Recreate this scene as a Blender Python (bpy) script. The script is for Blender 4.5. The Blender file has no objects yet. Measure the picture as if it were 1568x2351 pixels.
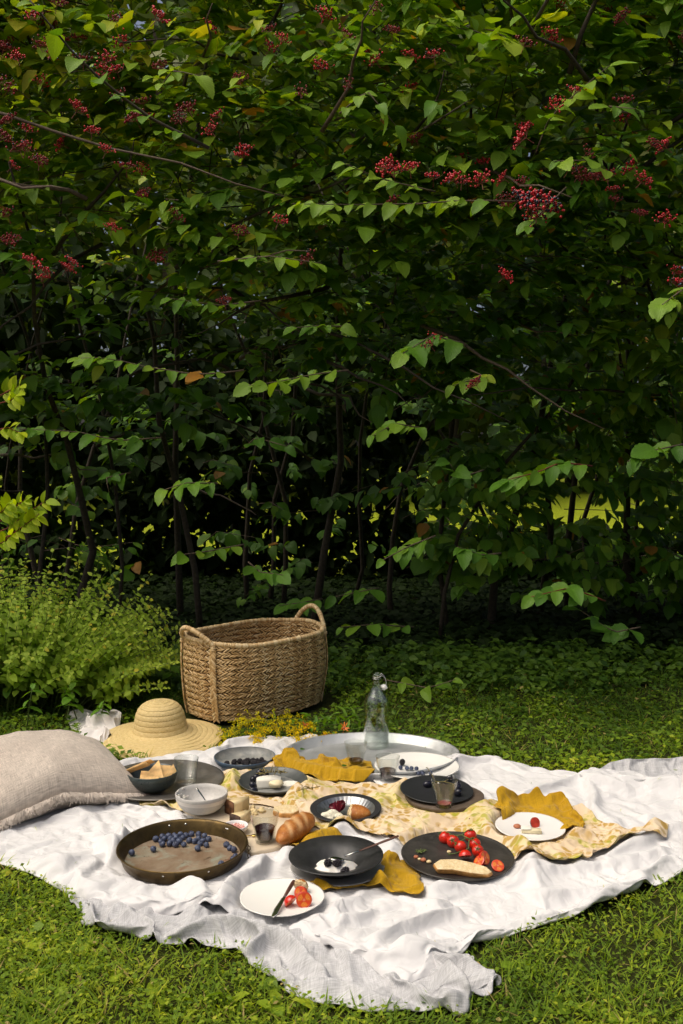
import bpy, math, random
import numpy as np
from mathutils import Vector, Matrix

random.seed(7)
RNG = np.random.default_rng(11)
R = math.radians
PI = math.pi
scene = bpy.context.scene
COL = scene.collection

# ------------------------------------------------------------------ camera
CAM_H, PITCH = 1.2, math.atan(148.0 / 2285.5)
cam_d = bpy.data.cameras.new("camera")
cam = bpy.data.objects.new("camera", cam_d)
COL.objects.link(cam)
cam.location = (0, 0, CAM_H)
cam.rotation_euler = (PI / 2 - PITCH, 0, 0)
cam_d.sensor_fit = 'AUTO'
cam_d.sensor_width = 36
cam_d.lens = 35.0
cam_d.clip_start = 0.05
cam_d.clip_end = 600
cam_d.dof.use_dof = True
cam_d.dof.focus_distance = 3.9
cam_d.dof.aperture_fstop = 13.0
scene.camera = cam

# ------------------------------------------------------------------ sky and sun
SUN_EL, SUN_AZ = R(64), R(-112)          # azimuth measured from +Y towards +X
world = bpy.data.worlds.new("World")
scene.world = world
world.use_nodes = True
wn = world.node_tree
sky = wn.nodes.new("ShaderNodeTexSky")
sky.sky_type = 'NISHITA'
sky.sun_disc = False
sky.sun_elevation = SUN_EL
sky.sun_rotation = SUN_AZ
sky.air_density = 0.45
sky.dust_density = 7.0
sky.ozone_density = 0.3
bg = wn.nodes["Background"]
bg.inputs["Strength"].default_value = 0.15
wn.links.new(sky.outputs[0], bg.inputs["Color"])

sun_d = bpy.data.lights.new("sun", 'SUN')
sun_d.energy = 0.95
sun_d.angle = R(62)
sun_d.color = (1.0, 0.95, 0.88)
sun = bpy.data.objects.new("sun", sun_d)
COL.objects.link(sun)
sd = Vector((math.sin(SUN_AZ) * math.cos(SUN_EL), math.cos(SUN_AZ) * math.cos(SUN_EL), math.sin(SUN_EL)))
sun.rotation_euler = sd.to_track_quat('Z', 'Y').to_euler()
sun.location = (-3, 3, 9)

scene.view_settings.view_transform = 'Standard'
scene.view_settings.look = 'None'
scene.view_settings.exposure = 0.20
scene.view_settings.gamma = 1.0
scene.view_settings.use_curve_mapping = False
scene.view_settings.use_white_balance = True
scene.view_settings.white_balance_temperature = 6700
scene.view_settings.white_balance_tint = 5
scene.render.engine = 'CYCLES'
cy = scene.cycles
cy.max_bounces = 10
cy.diffuse_bounces = 3
cy.glossy_bounces = 4
cy.transmission_bounces = 10
cy.transparent_max_bounces = 8
cy.use_denoising = True
cy.sample_clamp_indirect = 6.0

# ------------------------------------------------------------------ pixel -> place
def at(px, py, z=0.0):
    """Point of the plane at height z that the picture (1568 wide) shows at px, py."""
    f = 2285.5
    x, y = (px - 784.0) / f, -(py - 1175.5) / f
    c, s = math.cos(PITCH), math.sin(PITCH)
    d = (x, c + y * s, -s + y * c)
    t = (z - CAM_H) / d[2]
    return (d[0] * t, d[1] * t, z)

def deep(px, py, depth):
    """Point at distance depth along Y that the picture shows at px, py."""
    f = 2285.5
    x, y = (px - 784.0) / f, -(py - 1175.5) / f
    c, s = math.cos(PITCH), math.sin(PITCH)
    d = np.array((x, c + y * s, -s + y * c))
    t = depth / d[1]
    return np.array((0, 0, CAM_H)) + d * t

# ------------------------------------------------------------------ object helpers
def tag(o, label=None, cat=None, group=None, kind=None):
    if label: o["label"] = label
    if cat: o["category"] = cat
    if group: o["group"] = group
    if kind: o["kind"] = kind
    return o

def thing(name, label, cat, loc=(0, 0, 0), rz=0.0, group=None):
    o = bpy.data.objects.new(name, None)
    o.empty_display_size = 0.05
    COL.objects.link(o)
    o.location = loc
    o.rotation_euler = (0, 0, rz)
    return tag(o, label, cat, group)

def link(name, me, parent=None, loc=None, rot=None, scale=None):
    o = bpy.data.objects.new(name, me)
    COL.objects.link(o)
    if parent is not None: o.parent = parent
    if loc is not None: o.location = loc
    if rot is not None: o.rotation_euler = rot
    if scale is not None: o.scale = (scale,) * 3 if isinstance(scale, (int, float)) else scale
    return o

def copy_tree(o, parent=None):
    c = o.copy()
    COL.objects.link(c)
    if parent is not None: c.parent = parent
    for ch in o.children:
        copy_tree(ch, c)
    return c

def mesh_np(name, V, F, mats, smooth=True, attrs=None, mi=None):
    """V (n,3); F: an (m,k) array or a list of such arrays."""
    if not isinstance(F, (list, tuple)): F = [F]
    F = [np.asarray(f, dtype=np.int32) for f in F if len(f)]
    me = bpy.data.meshes.new(name)
    V = np.asarray(V, dtype=np.float32)
    me.vertices.add(len(V))
    me.vertices.foreach_set("co", V.ravel())
    loops = np.concatenate([f.ravel() for f in F])
    tot = np.concatenate([np.full(len(f), f.shape[1], np.int32) for f in F])
    st = np.concatenate([[0], np.cumsum(tot)[:-1]]).astype(np.int32)
    me.loops.add(len(loops))
    me.loops.foreach_set("vertex_index", loops)
    me.polygons.add(len(tot))
    me.polygons.foreach_set("loop_start", st)
    me.polygons.foreach_set("loop_total", tot)
    if smooth: me.polygons.foreach_set("use_smooth", np.ones(len(tot), bool))
    for m in (mats if isinstance(mats, (list, tuple)) else [mats]): me.materials.append(m)
    if mi is not None: me.polygons.foreach_set("material_index", np.asarray(mi, np.int32))
    for k, a in (attrs or {}).items():
        a = np.asarray(a, np.float32)
        if a.ndim == 1:
            at_ = me.attributes.new(k, 'FLOAT', 'POINT'); at_.data.foreach_set("value", a)
        else:
            at_ = me.attributes.new(k, 'FLOAT_VECTOR', 'POINT'); at_.data.foreach_set("vector", a.ravel())
    me.update(calc_edges=True)
    me.validate()
    return me

class MB:
    """Collects shapes into one mesh."""
    def __init__(s):
        s.V, s.F, s.M, s.A, s.n = [], {}, {}, [], 0
    def add(s, V, F, m=0, uv=None):
        V = np.asarray(V, float)
        if not isinstance(F, (list, tuple)) or (len(F) and np.isscalar(F[0][0])): F = [np.asarray(F)]
        for f in F:
            f = np.asarray(f, np.int64)
            if not len(f): continue
            s.F.setdefault(f.shape[1], []).append(f + s.n)
            s.M.setdefault(f.shape[1], []).append(np.full(len(f), m))
        s.V.append(V)
        s.A.append(np.zeros((len(V), 3)) if uv is None else np.asarray(uv, float))
        s.n += len(V)
        return s
    def mesh(s, name, mats, smooth=True):
        V = np.concatenate(s.V)
        F = [np.concatenate(s.F[k]) for k in s.F]
        mi = np.concatenate([np.concatenate(s.M[k]) for k in s.F])
        return mesh_np(name, V, F, mats, smooth, {"suv": np.concatenate(s.A)}, mi)
    def obj(s, name, mats, parent=None, smooth=True, **kw):
        return link(name, s.mesh(name, mats, smooth), parent, **kw)
    # shapes
    def lathe(s, prof, seg=32, c=(0, 0, 0), rot=None, m=0, wob=None, sx=1.0, sy=1.0, close=False):
        prof = np.asarray(prof, float)
        n = len(prof)
        a = np.linspace(0, 2 * PI, seg, endpoint=False)
        r = prof[:, 0][:, None] * np.ones(seg)[None]
        z = prof[:, 1][:, None] * np.ones(seg)[None]
        if wob is not None: r, z = wob(a[None, :], r, z, np.arange(n)[:, None])
        V = np.stack([r * np.cos(a) * sx, r * np.sin(a) * sy, z], -1).reshape(-1, 3)
        arc = np.concatenate([[0], np.cumsum(np.hypot(*np.diff(prof, axis=0).T))])
        uv = np.stack([np.broadcast_to(a[None] * max(prof[:, 0].max(), 1e-6), r.shape), np.broadcast_to(arc[:, None], r.shape), np.zeros_like(r)], -1).reshape(-1, 3)
        i, j = np.meshgrid(np.arange(n if close else n - 1), np.arange(seg), indexing='ij')
        j2 = (j + 1) % seg
        i2 = (i + 1) % n
        F = np.stack([i * seg + j, i * seg + j2, i2 * seg + j2, i2 * seg + j], -1).reshape(-1, 4)
        if rot is not None: V = V @ np.array(rot).T
        return s.add(V + np.array(c), F, m, uv)
    def tube(s, P, rad, sides=8, m=0, cap=True, flat=1.0, up=(0, 0, 1)):
        P = np.asarray(P, float)
        n = len(P)
        rad = np.broadcast_to(np.asarray(rad, float), (n,))
        T = np.gradient(P, axis=0)
        T /= np.linalg.norm(T, axis=1)[:, None] + 1e-12
        U = np.array(up, float)
        Nn = []
        for t in T:
            q = U - t * np.dot(U, t)
            if np.linalg.norm(q) < 1e-3:
                q = np.cross(t, (1, 0.3, 0.2))
            q /= np.linalg.norm(q)
            Nn.append(q); U = q
        Nn = np.array(Nn)
        B = np.cross(T, Nn)
        a = np.linspace(0, 2 * PI, sides, endpoint=False)
        V = (P[:, None] + rad[:, None, None] * (np.cos(a)[None, :, None] * B[:, None] + flat * np.sin(a)[None, :, None] * Nn[:, None])).reshape(-1, 3)
        i, j = np.meshgrid(np.arange(n - 1), np.arange(sides), indexing='ij')
        j2 = (j + 1) % sides
        F = np.stack([i * sides + j, i * sides + j2, (i + 1) * sides + j2, (i + 1) * sides + j], -1).reshape(-1, 4)
        L = np.concatenate([[0], np.cumsum(np.linalg.norm(np.diff(P, axis=0), axis=1))])
        uv = np.stack([np.repeat(L, sides), np.tile(a, n) * 0.01, np.zeros(n * sides)], -1)
        Fs = [F]
        if cap:
            V = np.concatenate([V, P[:1], P[-1:]])
            uv = np.concatenate([uv, uv[:1], uv[-1:]])
            k = np.arange(sides); k2 = (k + 1) % sides
            c0, c1 = n * sides, n * sides + 1
            Fs.append(np.concatenate([np.stack([np.full(sides, c0), k2, k], -1), np.stack([np.full(sides, c1), (n - 1) * sides + k, (n - 1) * sides + k2], -1)]))
        return s.add(V, Fs, m, uv)
    def ball(s, c, r, seg=12, rings=8, m=0, sc=(1, 1, 1), rot=None, wob=None):
        th = np.linspace(0, PI, rings + 1)
        a = np.linspace(0, 2 * PI, seg, endpoint=False)
        t, A = np.meshgrid(th[1:-1], a, indexing='ij')
        V = np.stack([np.sin(t) * np.cos(A), np.sin(t) * np.sin(A), np.cos(t)], -1).reshape(-1, 3)
        V = np.concatenate([V, [[0, 0, 1], [0, 0, -1]]])
        if wob is not None: V = V * wob(V)[:, None]
        V = V * np.array(sc) * r
        if rot is not None: V = V @ np.array(rot).T
        n = rings - 1
        i, j = np.meshgrid(np.arange(n - 1), np.arange(seg), indexing='ij')
        j2 = (j + 1) % seg
        F = np.stack([i * seg + j, (i + 1) * seg + j, (i + 1) * seg + j2, i * seg + j2], -1).reshape(-1, 4)
        k = np.arange(seg); k2 = (k + 1) % seg
        T = np.concatenate([np.stack([np.full(seg, n * seg), k, k2], -1), np.stack([np.full(seg, n * seg + 1), (n - 1) * seg + k2, (n - 1) * seg + k], -1)])
        return s.add(V + np.array(c), [F, T], m)
    def prism(s, pts, z0, z1, m=0, bevel=0.0, topz=None):
        """Polygon (n,2) extruded from z0 to z1, fan caps; slight bevel."""
        p = np.asarray(pts, float)
        c = p.mean(0)
        n = len(p)
        rings = [(p, z0)]
        if bevel: rings = [(c + (p - c) * (1 - bevel), z0), (p, z0 + (z1 - z0) * .2), (p, z1 - (z1 - z0) * .2), (c + (p - c) * (1 - bevel), z1)]
        else: rings = [(p, z0), (p, z1)]
        V = np.concatenate([np.column_stack([q, np.full(n, z)]) for q, z in rings] + [[[c[0], c[1], z0]], [[c[0], c[1], z1]]])
        k = np.arange(n); k2 = (k + 1) % n
        Q = np.concatenate([np.stack([r * n + k, r * n + k2, (r + 1) * n + k2, (r + 1) * n + k], -1) for r in range(len(rings) - 1)])
        b, t, L = len(rings) * n, len(rings) * n + 1, (len(rings) - 1) * n
        T = np.concatenate([np.stack([np.full(n, b), k2, k], -1), np.stack([np.full(n, t), L + k, L + k2], -1)])
        return s.add(V, [Q, T], m)

def rotm(ax, ay, az):
    return np.array((Matrix.Rotation(az, 3, 'Z') @ Matrix.Rotation(ay, 3, 'Y') @ Matrix.Rotation(ax, 3, 'X')))

# cheap smooth noise for shapes
_perm = np.random.default_rng(3).random((64, 64, 64))
def vnoise(p):
    p = np.asarray(p, float)
    i = np.floor(p).astype(int); f = p - i
    f = f * f * (3 - 2 * f)
    i0 = i % 64; i1 = (i + 1) % 64
    def g(a, b, c): return _perm[a, b, c]
    x0, y0, z0 = i0[..., 0], i0[..., 1], i0[..., 2]
    x1, y1, z1 = i1[..., 0], i1[..., 1], i1[..., 2]
    fx, fy, fz = f[..., 0], f[..., 1], f[..., 2]
    a = g(x0, y0, z0) * (1 - fx) + g(x1, y0, z0) * fx
    b = g(x0, y1, z0) * (1 - fx) + g(x1, y1, z0) * fx
    c = g(x0, y0, z1) * (1 - fx) + g(x1, y0, z1) * fx
    d = g(x0, y1, z1) * (1 - fx) + g(x1, y1, z1) * fx
    return ((a * (1 - fy) + b * fy) * (1 - fz) + (c * (1 - fy) + d * fy) * fz) * 2 - 1
def fbm2(x, y, sc, oct=3, seed=0.0):
    o = 0; amp = 1
    for k in range(oct):
        o = o + amp * vnoise(np.stack([x * sc + 17.3 * k + seed, y * sc - 9.1 * k + seed * 1.7, np.full_like(x, seed * 3.1 + k)], -1))
        sc *= 2; amp *= .5
    return o

# ------------------------------------------------------------------ materials
class Mat:
    def __init__(s, name):
        s.m = bpy.data.materials.new(name)
        s.m.use_nodes = True
        s.t = s.m.node_tree
        s.bsdf = s.t.nodes["Principled BSDF"]
        s.out = s.t.nodes["Material Output"]
    def n(s, typ, **kw):
        nd = s.t.nodes.new(typ)
        for k, v in kw.items():
            if k in nd.inputs: s.put(nd.inputs[k], v)
            else: setattr(nd, k, v)
        return nd
    def put(s, sock, v):
        if isinstance(v, bpy.types.NodeSocket): s.t.links.new(v, sock)
        else: sock.default_value = v
    def set(s, **kw):
        for k, v in kw.items():
            s.put(s.bsdf.inputs[k.replace("_", " ")], v)
        return s
    def obj(s): return s.n("ShaderNodeTexCoord").outputs["Object"]
    def attr(s, name, out="Vector"):
        return s.n("ShaderNodeAttribute", attribute_name=name).outputs[out]
    def scale(s, v, sc):
        nd = s.n("ShaderNodeVectorMath", operation='MULTIPLY')
        s.put(nd.inputs[0], v); nd.inputs[1].default_value = sc
        return nd.outputs[0]
    def noise(s, v, sc, det=3.0, rough=.5, dist=0.0):
        nd = s.n("ShaderNodeTexNoise")
        s.put(nd.inputs["Vector"], v)
        nd.inputs["Scale"].default_value = sc
        nd.inputs["Detail"].default_value = det
        nd.inputs["Roughness"].default_value = rough
        nd.inputs["Distortion"].default_value = dist
        return nd.outputs["Fac"]
    def voro(s, v, sc, out="Distance", feature='F1'):
        nd = s.n("ShaderNodeTexVoronoi", feature=feature)
        s.put(nd.inputs["Vector"], v)
        nd.inputs["Scale"].default_value = sc
        return nd.outputs[out]
    def math(s, op, a, b=0.0, clamp=False):
        nd = s.n("ShaderNodeMath", operation=op, use_clamp=clamp)
        s.put(nd.inputs[0], a); s.put(nd.inputs[1], b)
        return nd.outputs[0]
    def sep(s, v):
        nd = s.n("ShaderNodeSeparateXYZ"); s.put(nd.inputs[0], v)
        return nd.outputs
    def ramp(s, f, stops, interp='LINEAR'):
        nd = s.n("ShaderNodeValToRGB")
        s.put(nd.inputs[0], f)
        cr = nd.color_ramp
        cr.interpolation = interp
        while len(cr.elements) > 1: cr.elements.remove(cr.elements[-1])
        cr.elements[0].position = stops[0][0]
        c = stops[0][1]; cr.elements[0].color = (c, c, c, 1) if np.isscalar(c) else (*c, 1)
        for p, c in stops[1:]:
            e = cr.elements.new(p); e.color = (c, c, c, 1) if np.isscalar(c) else (*c, 1)
        return nd.outputs[0]
    def mix(s, f, a, b, blend='MIX'):
        nd = s.n("ShaderNodeMix", data_type='RGBA', blend_type=blend)
        s.put(nd.inputs[0], f)
        s.put(nd.inputs[6], a if isinstance(a, bpy.types.NodeSocket) else (*a, 1))
        s.put(nd.inputs[7], b if isinstance(b, bpy.types.NodeSocket) else (*b, 1))
        return nd.outputs[2]
    def bump(s, h, strength=.3, dist=.002):
        nd = s.n("ShaderNodeBump")
        nd.inputs["Strength"].default_value = strength
        nd.inputs["Distance"].default_value = dist
        s.put(nd.inputs["Height"], h)
        s.put(s.bsdf.inputs["Normal"], nd.outputs[0])
        return s
    def wave(s, v, sc, dist=0.0, prof='SIN', det=1.0, dirn='X', dsc=1.0):
        nd = s.n("ShaderNodeTexWave", wave_profile=prof, bands_direction=dirn)
        s.put(nd.inputs["Vector"], v)
        nd.inputs["Scale"].default_value = sc
        nd.inputs["Distortion"].default_value = dist
        nd.inputs["Detail"].default_value = det
        nd.inputs["Detail Scale"].default_value = dsc
        return nd.outputs["Fac"]

def plain(name, col, rough=.5, metal=0.0, spec=.5, var=.15, nsc=30, bump=0.0, bsc=200, **kw):
    m = Mat(name)
    o = m.obj()
    f = m.noise(o, nsc, 4)
    a = tuple(max(0, c * (1 - var)) for c in col); b = tuple(min(1, c * (1 + var)) for c in col)
    m.set(Base_Color=m.ramp(f, [(.3, a), (.7, b)]), Roughness=rough, Metallic=metal, Specular_IOR_Level=spec, **kw)
    if bump: m.bump(m.noise(o, bsc, 3), bump, .001)
    return m.m

def leaf_mat(name, stops, trans=.35, tcol=(1.5, 1.5, .5), rough=.45, spec=.4, under=(1.25, 1.25, 1.3), vein=.25, pleat=9.0):
    m = Mat(name)
    rnd = m.attr("rnd", "Fac")
    col = m.ramp(rnd, stops)
    uv = m.sep(m.attr("luv"))
    au = m.math('ABSOLUTE', uv[0])
    ph = m.math('SUBTRACT', m.math('MULTIPLY', uv[1], pleat), m.math('MULTIPLY', au, pleat * .35))
    w = m.math('ABSOLUTE', m.math('SUBTRACT', m.math('FRACT', ph), .5))          # 0 at pleat middle, .5 at vein
    veinf = m.math('MAXIMUM', m.math('MULTIPLY', m.math('SUBTRACT', w, .40, True), 8.0, True), m.math('SUBTRACT', 1.0, m.math('MULTIPLY', au, 12.0), True))
    col = m.mix(m.math('MULTIPLY', veinf, vein), col, m.mix(1.0, col, (1.7, 1.7, 1.5), 'MULTIPLY'))
    bf = m.n("ShaderNodeNewGeometry").outputs["Backfacing"]
    col = m.mix(bf, col, m.mix(1.0, col, under, 'MULTIPLY'))
    m.set(Base_Color=col, Roughness=rough, Specular_IOR_Level=spec)
    m.bump(w, .6, .002)
    tr = m.n("ShaderNodeBsdfTranslucent")
    m.put(tr.inputs["Color"], m.mix(1.0, col, tcol, 'MULTIPLY'))
    mx = m.n("ShaderNodeMixShader"); mx.inputs[0].default_value = trans
    m.t.links.new(m.bsdf.outputs[0], mx.inputs[1]); m.t.links.new(tr.outputs[0], mx.inputs[2])
    m.t.links.new(mx.outputs[0], m.out.inputs[0])
    return m.m

def linen(name, c0, c1, weave=900., bump=.25, heather=0.0, stain=0.04, rough=.9, crease=1.0):
    m = Mat(name)
    o = m.obj()
    uv = m.attr("suv")
    f = m.noise(o, 6, 4)
    col = m.ramp(f, [(.3, c0), (.7, c1)])
    if heather:
        a = m.noise(m.scale(uv, (600, 35, 1)), 1.0, 2)
        b = m.noise(m.scale(uv, (35, 600, 1)), 1.0, 2)
        h = m.math('ADD', m.math('MULTIPLY', a, .5), m.math('MULTIPLY', b, .5))
        col = m.mix(1.0, col, m.ramp(h, [(.38, 1 - heather), (.62, 1 + heather)]), 'MULTIPLY')
    m.set(Base_Color=col, Roughness=rough, Specular_IOR_Level=.15, Sheen_Weight=.15)
    w = m.math('ADD', m.wave(m.scale(uv, (1, 1, 1)), weave / 6.28, 1.5, dirn='X'), m.wave(uv, weave / 6.28, 1.5, dirn='Y'))
    cr = m.noise(uv, 28, 5, .6, .6)
    # fine rumples: thin creases between flat facets
    wp = m.n("ShaderNodeVectorMath", operation='ADD'); m.put(wp.inputs[0], uv)
    nz = m.n("ShaderNodeTexNoise"); m.put(nz.inputs["Vector"], uv); nz.inputs["Scale"].default_value = 7; nz.inputs["Detail"].default_value = 3
    m.put(wp.inputs[1], m.scale(nz.outputs["Color"], (.16, .16, 0)))
    c1 = m.math('ABSOLUTE', m.math('SUBTRACT', m.noise(wp.outputs[0], 9, 2, .5), .5))
    c2 = m.math('ABSOLUTE', m.math('SUBTRACT', m.noise(m.scale(wp.outputs[0], (1, .55, 1)), 19, 2, .5), .5))
    cre = m.math('ADD', m.math('MULTIPLY', m.math('MINIMUM', c1, .10), 9.0), m.math('MULTIPLY', m.math('MINIMUM', c2, .09), 5.0))
    h = m.math('ADD', m.math('ADD', m.math('MULTIPLY', w, .04), m.math('MULTIPLY', cr, .8)), m.math('MULTIPLY', cre, crease))
    m.bump(h, bump, .010)
    return m.m

M = {}
M['white_linen'] = linen('white_linen', (.655, .645, .65), (.70, .69, .69))
M['cream_linen'] = linen('cream_linen', (.70, .66, .645), (.76, .72, .70))
M['grey_linen'] = linen('grey_linen', (.44, .438, .45), (.54, .537, .547), heather=.22, bump=.35)
M['pillow_linen'] = linen('pillow_linen', (.49, .42, .36), (.55, .48, .415), heather=.30, bump=.25, crease=.25)
M['fringe'] = plain('fringe_thread', (.66, .58, .51), .9, var=.2, spec=.1)
M['fringe_dark'] = plain('fringe_dark_thread', (.26, .20, .17), .9, var=.2, spec=.1)
M['mustard'] = linen('mustard_linen', (.40, .225, .008), (.47, .28, .014), heather=.12, bump=.3)

def printed():
    m = Mat('botanical_print')
    uv = m.attr("suv")
    base = m.ramp(m.noise(uv, 5, 3), [(.3, (.66, .51, .34)), (.7, (.73, .60, .43))])
    wv = m.n("ShaderNodeVectorMath", operation='ADD')
    m.put(wv.inputs[0], uv)
    nz = m.n("ShaderNodeTexNoise"); m.put(nz.inputs["Vector"], uv); nz.inputs["Scale"].default_value = 14; nz.inputs["Detail"].default_value = 3
    m.put(wv.inputs[1], m.scale(nz.outputs["Color"], (.05, .05, 0)))
    p = wv.outputs[0]
    patch = m.noise(uv, 7.5, 2, .5, .4)                       # where flower heads were hammered into the cloth
    petals = m.ramp(m.voro(p, 55), [(.38, 1.0), (.56, 0.0)])   # petal-like dabs
    dab = m.math('MULTIPLY', petals, m.ramp(patch, [(.44, 0.0), (.53, 1.0)]))
    mus = m.mix(m.noise(uv, 90, 2), (.34, .19, .02), (.50, .31, .05))
    col = m.mix(m.math('MULTIPLY', dab, .85), base, mus)
    patch2 = m.noise(m.scale(uv, (1, 1, 1)), 6.3, 2, .5, .8)
    off = m.n("ShaderNodeVectorMath", operation='ADD'); m.put(off.inputs[0], p); off.inputs[1].default_value = (3.7, 1.9, 0)
    pet2 = m.ramp(m.voro(off.outputs[0], 48), [(.30, 1.0), (.50, 0.0)])
    patch3 = m.noise(off.outputs[0], 6.5, 2, .5, .5)
    gm = m.math('MULTIPLY', pet2, m.ramp(patch3, [(.47, 0.0), (.57, 1.0)]))
    halo = m.ramp(patch3, [(.50, 0.0), (.66, .5)])
    col = m.mix(halo, col, (.60, .53, .10))
    gcol = m.mix(m.noise(off.outputs[0], 40, 2), (.22, .24, .015), (.45, .42, .04))
    col = m.mix(m.math('MULTIPLY', gm, .8), col, gcol)
    speck = m.ramp(m.voro(uv, 26), [(.045, 1.0), (.07, 0.0)])
    col = m.mix(m.math('MULTIPLY', speck, .9), col, (.14, .02, .03))
    m.set(Base_Color=col, Roughness=.9, Specular_IOR_Level=.12)
    cr = m.noise(uv, 30, 5, .6, .6)
    m.bump(cr, .25, .005)
    return m.m
M['print'] = printed()
# ------------------------------------------------------------------ height field that things are laid on
HX0, HY0, HRES = -2.2, 1.7, 0.01
HN, HM = 460, 330                        # x, y cells
_gx, _gy = np.meshgrid(HX0 + HRES * np.arange(HN), HY0 + HRES * np.arange(HM))
BASE = .016 + .010 * fbm2(_gx, _gy, 3.2, 2, 2.0) + .004 * fbm2(_gx, _gy, 11, 2, 5.0)
BASE = np.clip(BASE, .004, .05)
HF = BASE.copy()
COVER = np.zeros_like(HF, bool)

def samp(H, x, y):
    u = np.clip((x - HX0) / HRES, 0, HN - 1.001); v = np.clip((y - HY0) / HRES, 0, HM - 1.001)
    i = u.astype(int); j = v.astype(int); fu = u - i; fv = v - j
    return (H[j, i] * (1 - fu) + H[j, i + 1] * fu) * (1 - fv) + (H[j + 1, i] * (1 - fu) + H[j + 1, i + 1] * fu) * fv

def dil(A, n=1):
    for _ in range(n):
        B = A.copy()
        B[1:] = np.maximum(B[1:], A[:-1]); B[:-1] = np.maximum(B[:-1], A[1:])
        B[:, 1:] = np.maximum(B[:, 1:], A[:, :-1]); B[:, :-1] = np.maximum(B[:, :-1], A[:, 1:])
        A = B
    return A

def up2(P):
    n, m = P.shape[:2]
    Q = np.empty((2 * n - 1, m) + P.shape[2:]); Q[::2] = P; Q[1::2] = (P[:-1] + P[1:]) / 2
    S = np.empty((2 * n - 1, 2 * m - 1) + P.shape[2:]); S[:, ::2] = Q; S[:, 1::2] = (Q[:, :-1] + Q[:, 1:]) / 2
    return S

def lay(P, cover=True):
    """Put a cloth grid into the height field."""
    global HF
    Q = up2(up2(P)).reshape(-1, 3)
    i = np.round((Q[:, 0] - HX0) / HRES).astype(int); j = np.round((Q[:, 1] - HY0) / HRES).astype(int)
    ok = (i >= 0) & (i < HN) & (j >= 0) & (j < HM)
    np.maximum.at(HF, (j[ok], i[ok]), Q[ok, 2])
    if cover: COVER[j[ok], i[ok]] = True

def coons(top, bot, left, right, n, m):
    """Grid (n,m): top/bot run along m, left/right along n; all world points (k,2)."""
    def res(p, k):
        p = np.asarray(p, float)
        d = np.concatenate([[0], np.cumsum(np.hypot(*np.diff(p, axis=0).T))]); t = np.linspace(0, d[-1], k)
        q = np.stack([np.interp(t, d, p[:, 0]), np.interp(t, d, p[:, 1])], -1)
        return q
    T, B, L, Rr = res(top, m), res(bot, m), res(left, n), res(right, n)
    v = np.linspace(0, 1, n)[:, None, None]; u = np.linspace(0, 1, m)[None, :, None]
    S = (1 - v) * T[None] + v * B[None] + (1 - u) * L[:, None] + u * Rr[:, None]
    S -= (1 - u) * (1 - v) * T[0] + u * (1 - v) * T[-1] + (1 - u) * v * B[0] + u * v * B[-1]
    return S

def collider(H, step, x0=None, x1=None, y0=None, y1=None):
    i0, i1 = (0, HN) if x0 is None else (int((x0 - HX0) / HRES), int((x1 - HX0) / HRES))
    j0, j1 = (0, HM) if y0 is None else (int((y0 - HY0) / HRES), int((y1 - HY0) / HRES))
    sl = (slice(max(0, j0), min(HM, j1), step), slice(max(0, i0), min(HN, i1), step))
    X, Y, Z = _gx[sl], _gy[sl], H[sl]
    n, m = X.shape
    i, j = np.meshgrid(np.arange(n - 1), np.arange(m - 1), indexing='ij')
    F = np.stack([i * m + j, i * m + j + 1, (i + 1) * m + j + 1, (i + 1) * m + j], -1).reshape(-1, 4)
    o = link("collider", mesh_np("collider", np.stack([X, Y, Z], -1).reshape(-1, 3), F, []))
    o.modifiers.new("collision", 'COLLISION')
    o.collision.thickness_outer = .003
    o.collision.cloth_friction = 25
    return o

def drape(jobs, H, frames=26, step=3, box=(None,) * 4):
    """Let sheets settle with Blender's cloth solver; jobs: dicts with P (n,m,3) start, pin (n,m) mask, shrink, bend, grav."""
    co = collider(H, step, *box)
    obs = []
    for jb in jobs:
        P = jb['P']; n, m = P.shape[:2]
        i, j = np.meshgrid(np.arange(n - 1), np.arange(m - 1), indexing='ij')
        F = np.stack([i * m + j, i * m + j + 1, (i + 1) * m + j + 1, (i + 1) * m + j], -1).reshape(-1, 4)
        o = link("sheet", mesh_np("sheet", P.reshape(-1, 3), F, []))
        g = o.vertex_groups.new(name="pin")
        g.add([int(k) for k in np.nonzero(jb['pin'].ravel())[0]], 1.0, 'REPLACE')
        c = o.modifiers.new("cloth", 'CLOTH')
        st = c.settings
        st.quality = 6; st.mass = .25; st.air_damping = 2
        st.tension_stiffness = st.compression_stiffness = 15
        st.shear_stiffness = 3; st.bending_stiffness = jb.get('bend', .08)
        st.tension_damping = st.compression_damping = 5
        st.vertex_group_mass = "pin"
        st.shrink_min = -jb.get('grow', .08)
        st.effector_weights.gravity = jb.get('grav', .25)
        c.collision_settings.distance_min = .004
        c.collision_settings.use_self_collision = False
        c.point_cache.frame_end = frames + 5
        obs.append(o)
    for f in range(1, frames + 1): scene.frame_set(f)
    dg = bpy.context.evaluated_depsgraph_get()
    res = []
    for jb, o in zip(jobs, obs):
        me = o.evaluated_get(dg).data
        c = np.empty(len(me.vertices) * 3, np.float32); me.vertices.foreach_get("co", c)
        res.append(c.reshape(jb['P'].shape).astype(float))
    for o in obs + [co]:
        me = o.data
        bpy.data.objects.remove(o); bpy.data.meshes.remove(me)
    scene.frame_set(1)
    return res

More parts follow.
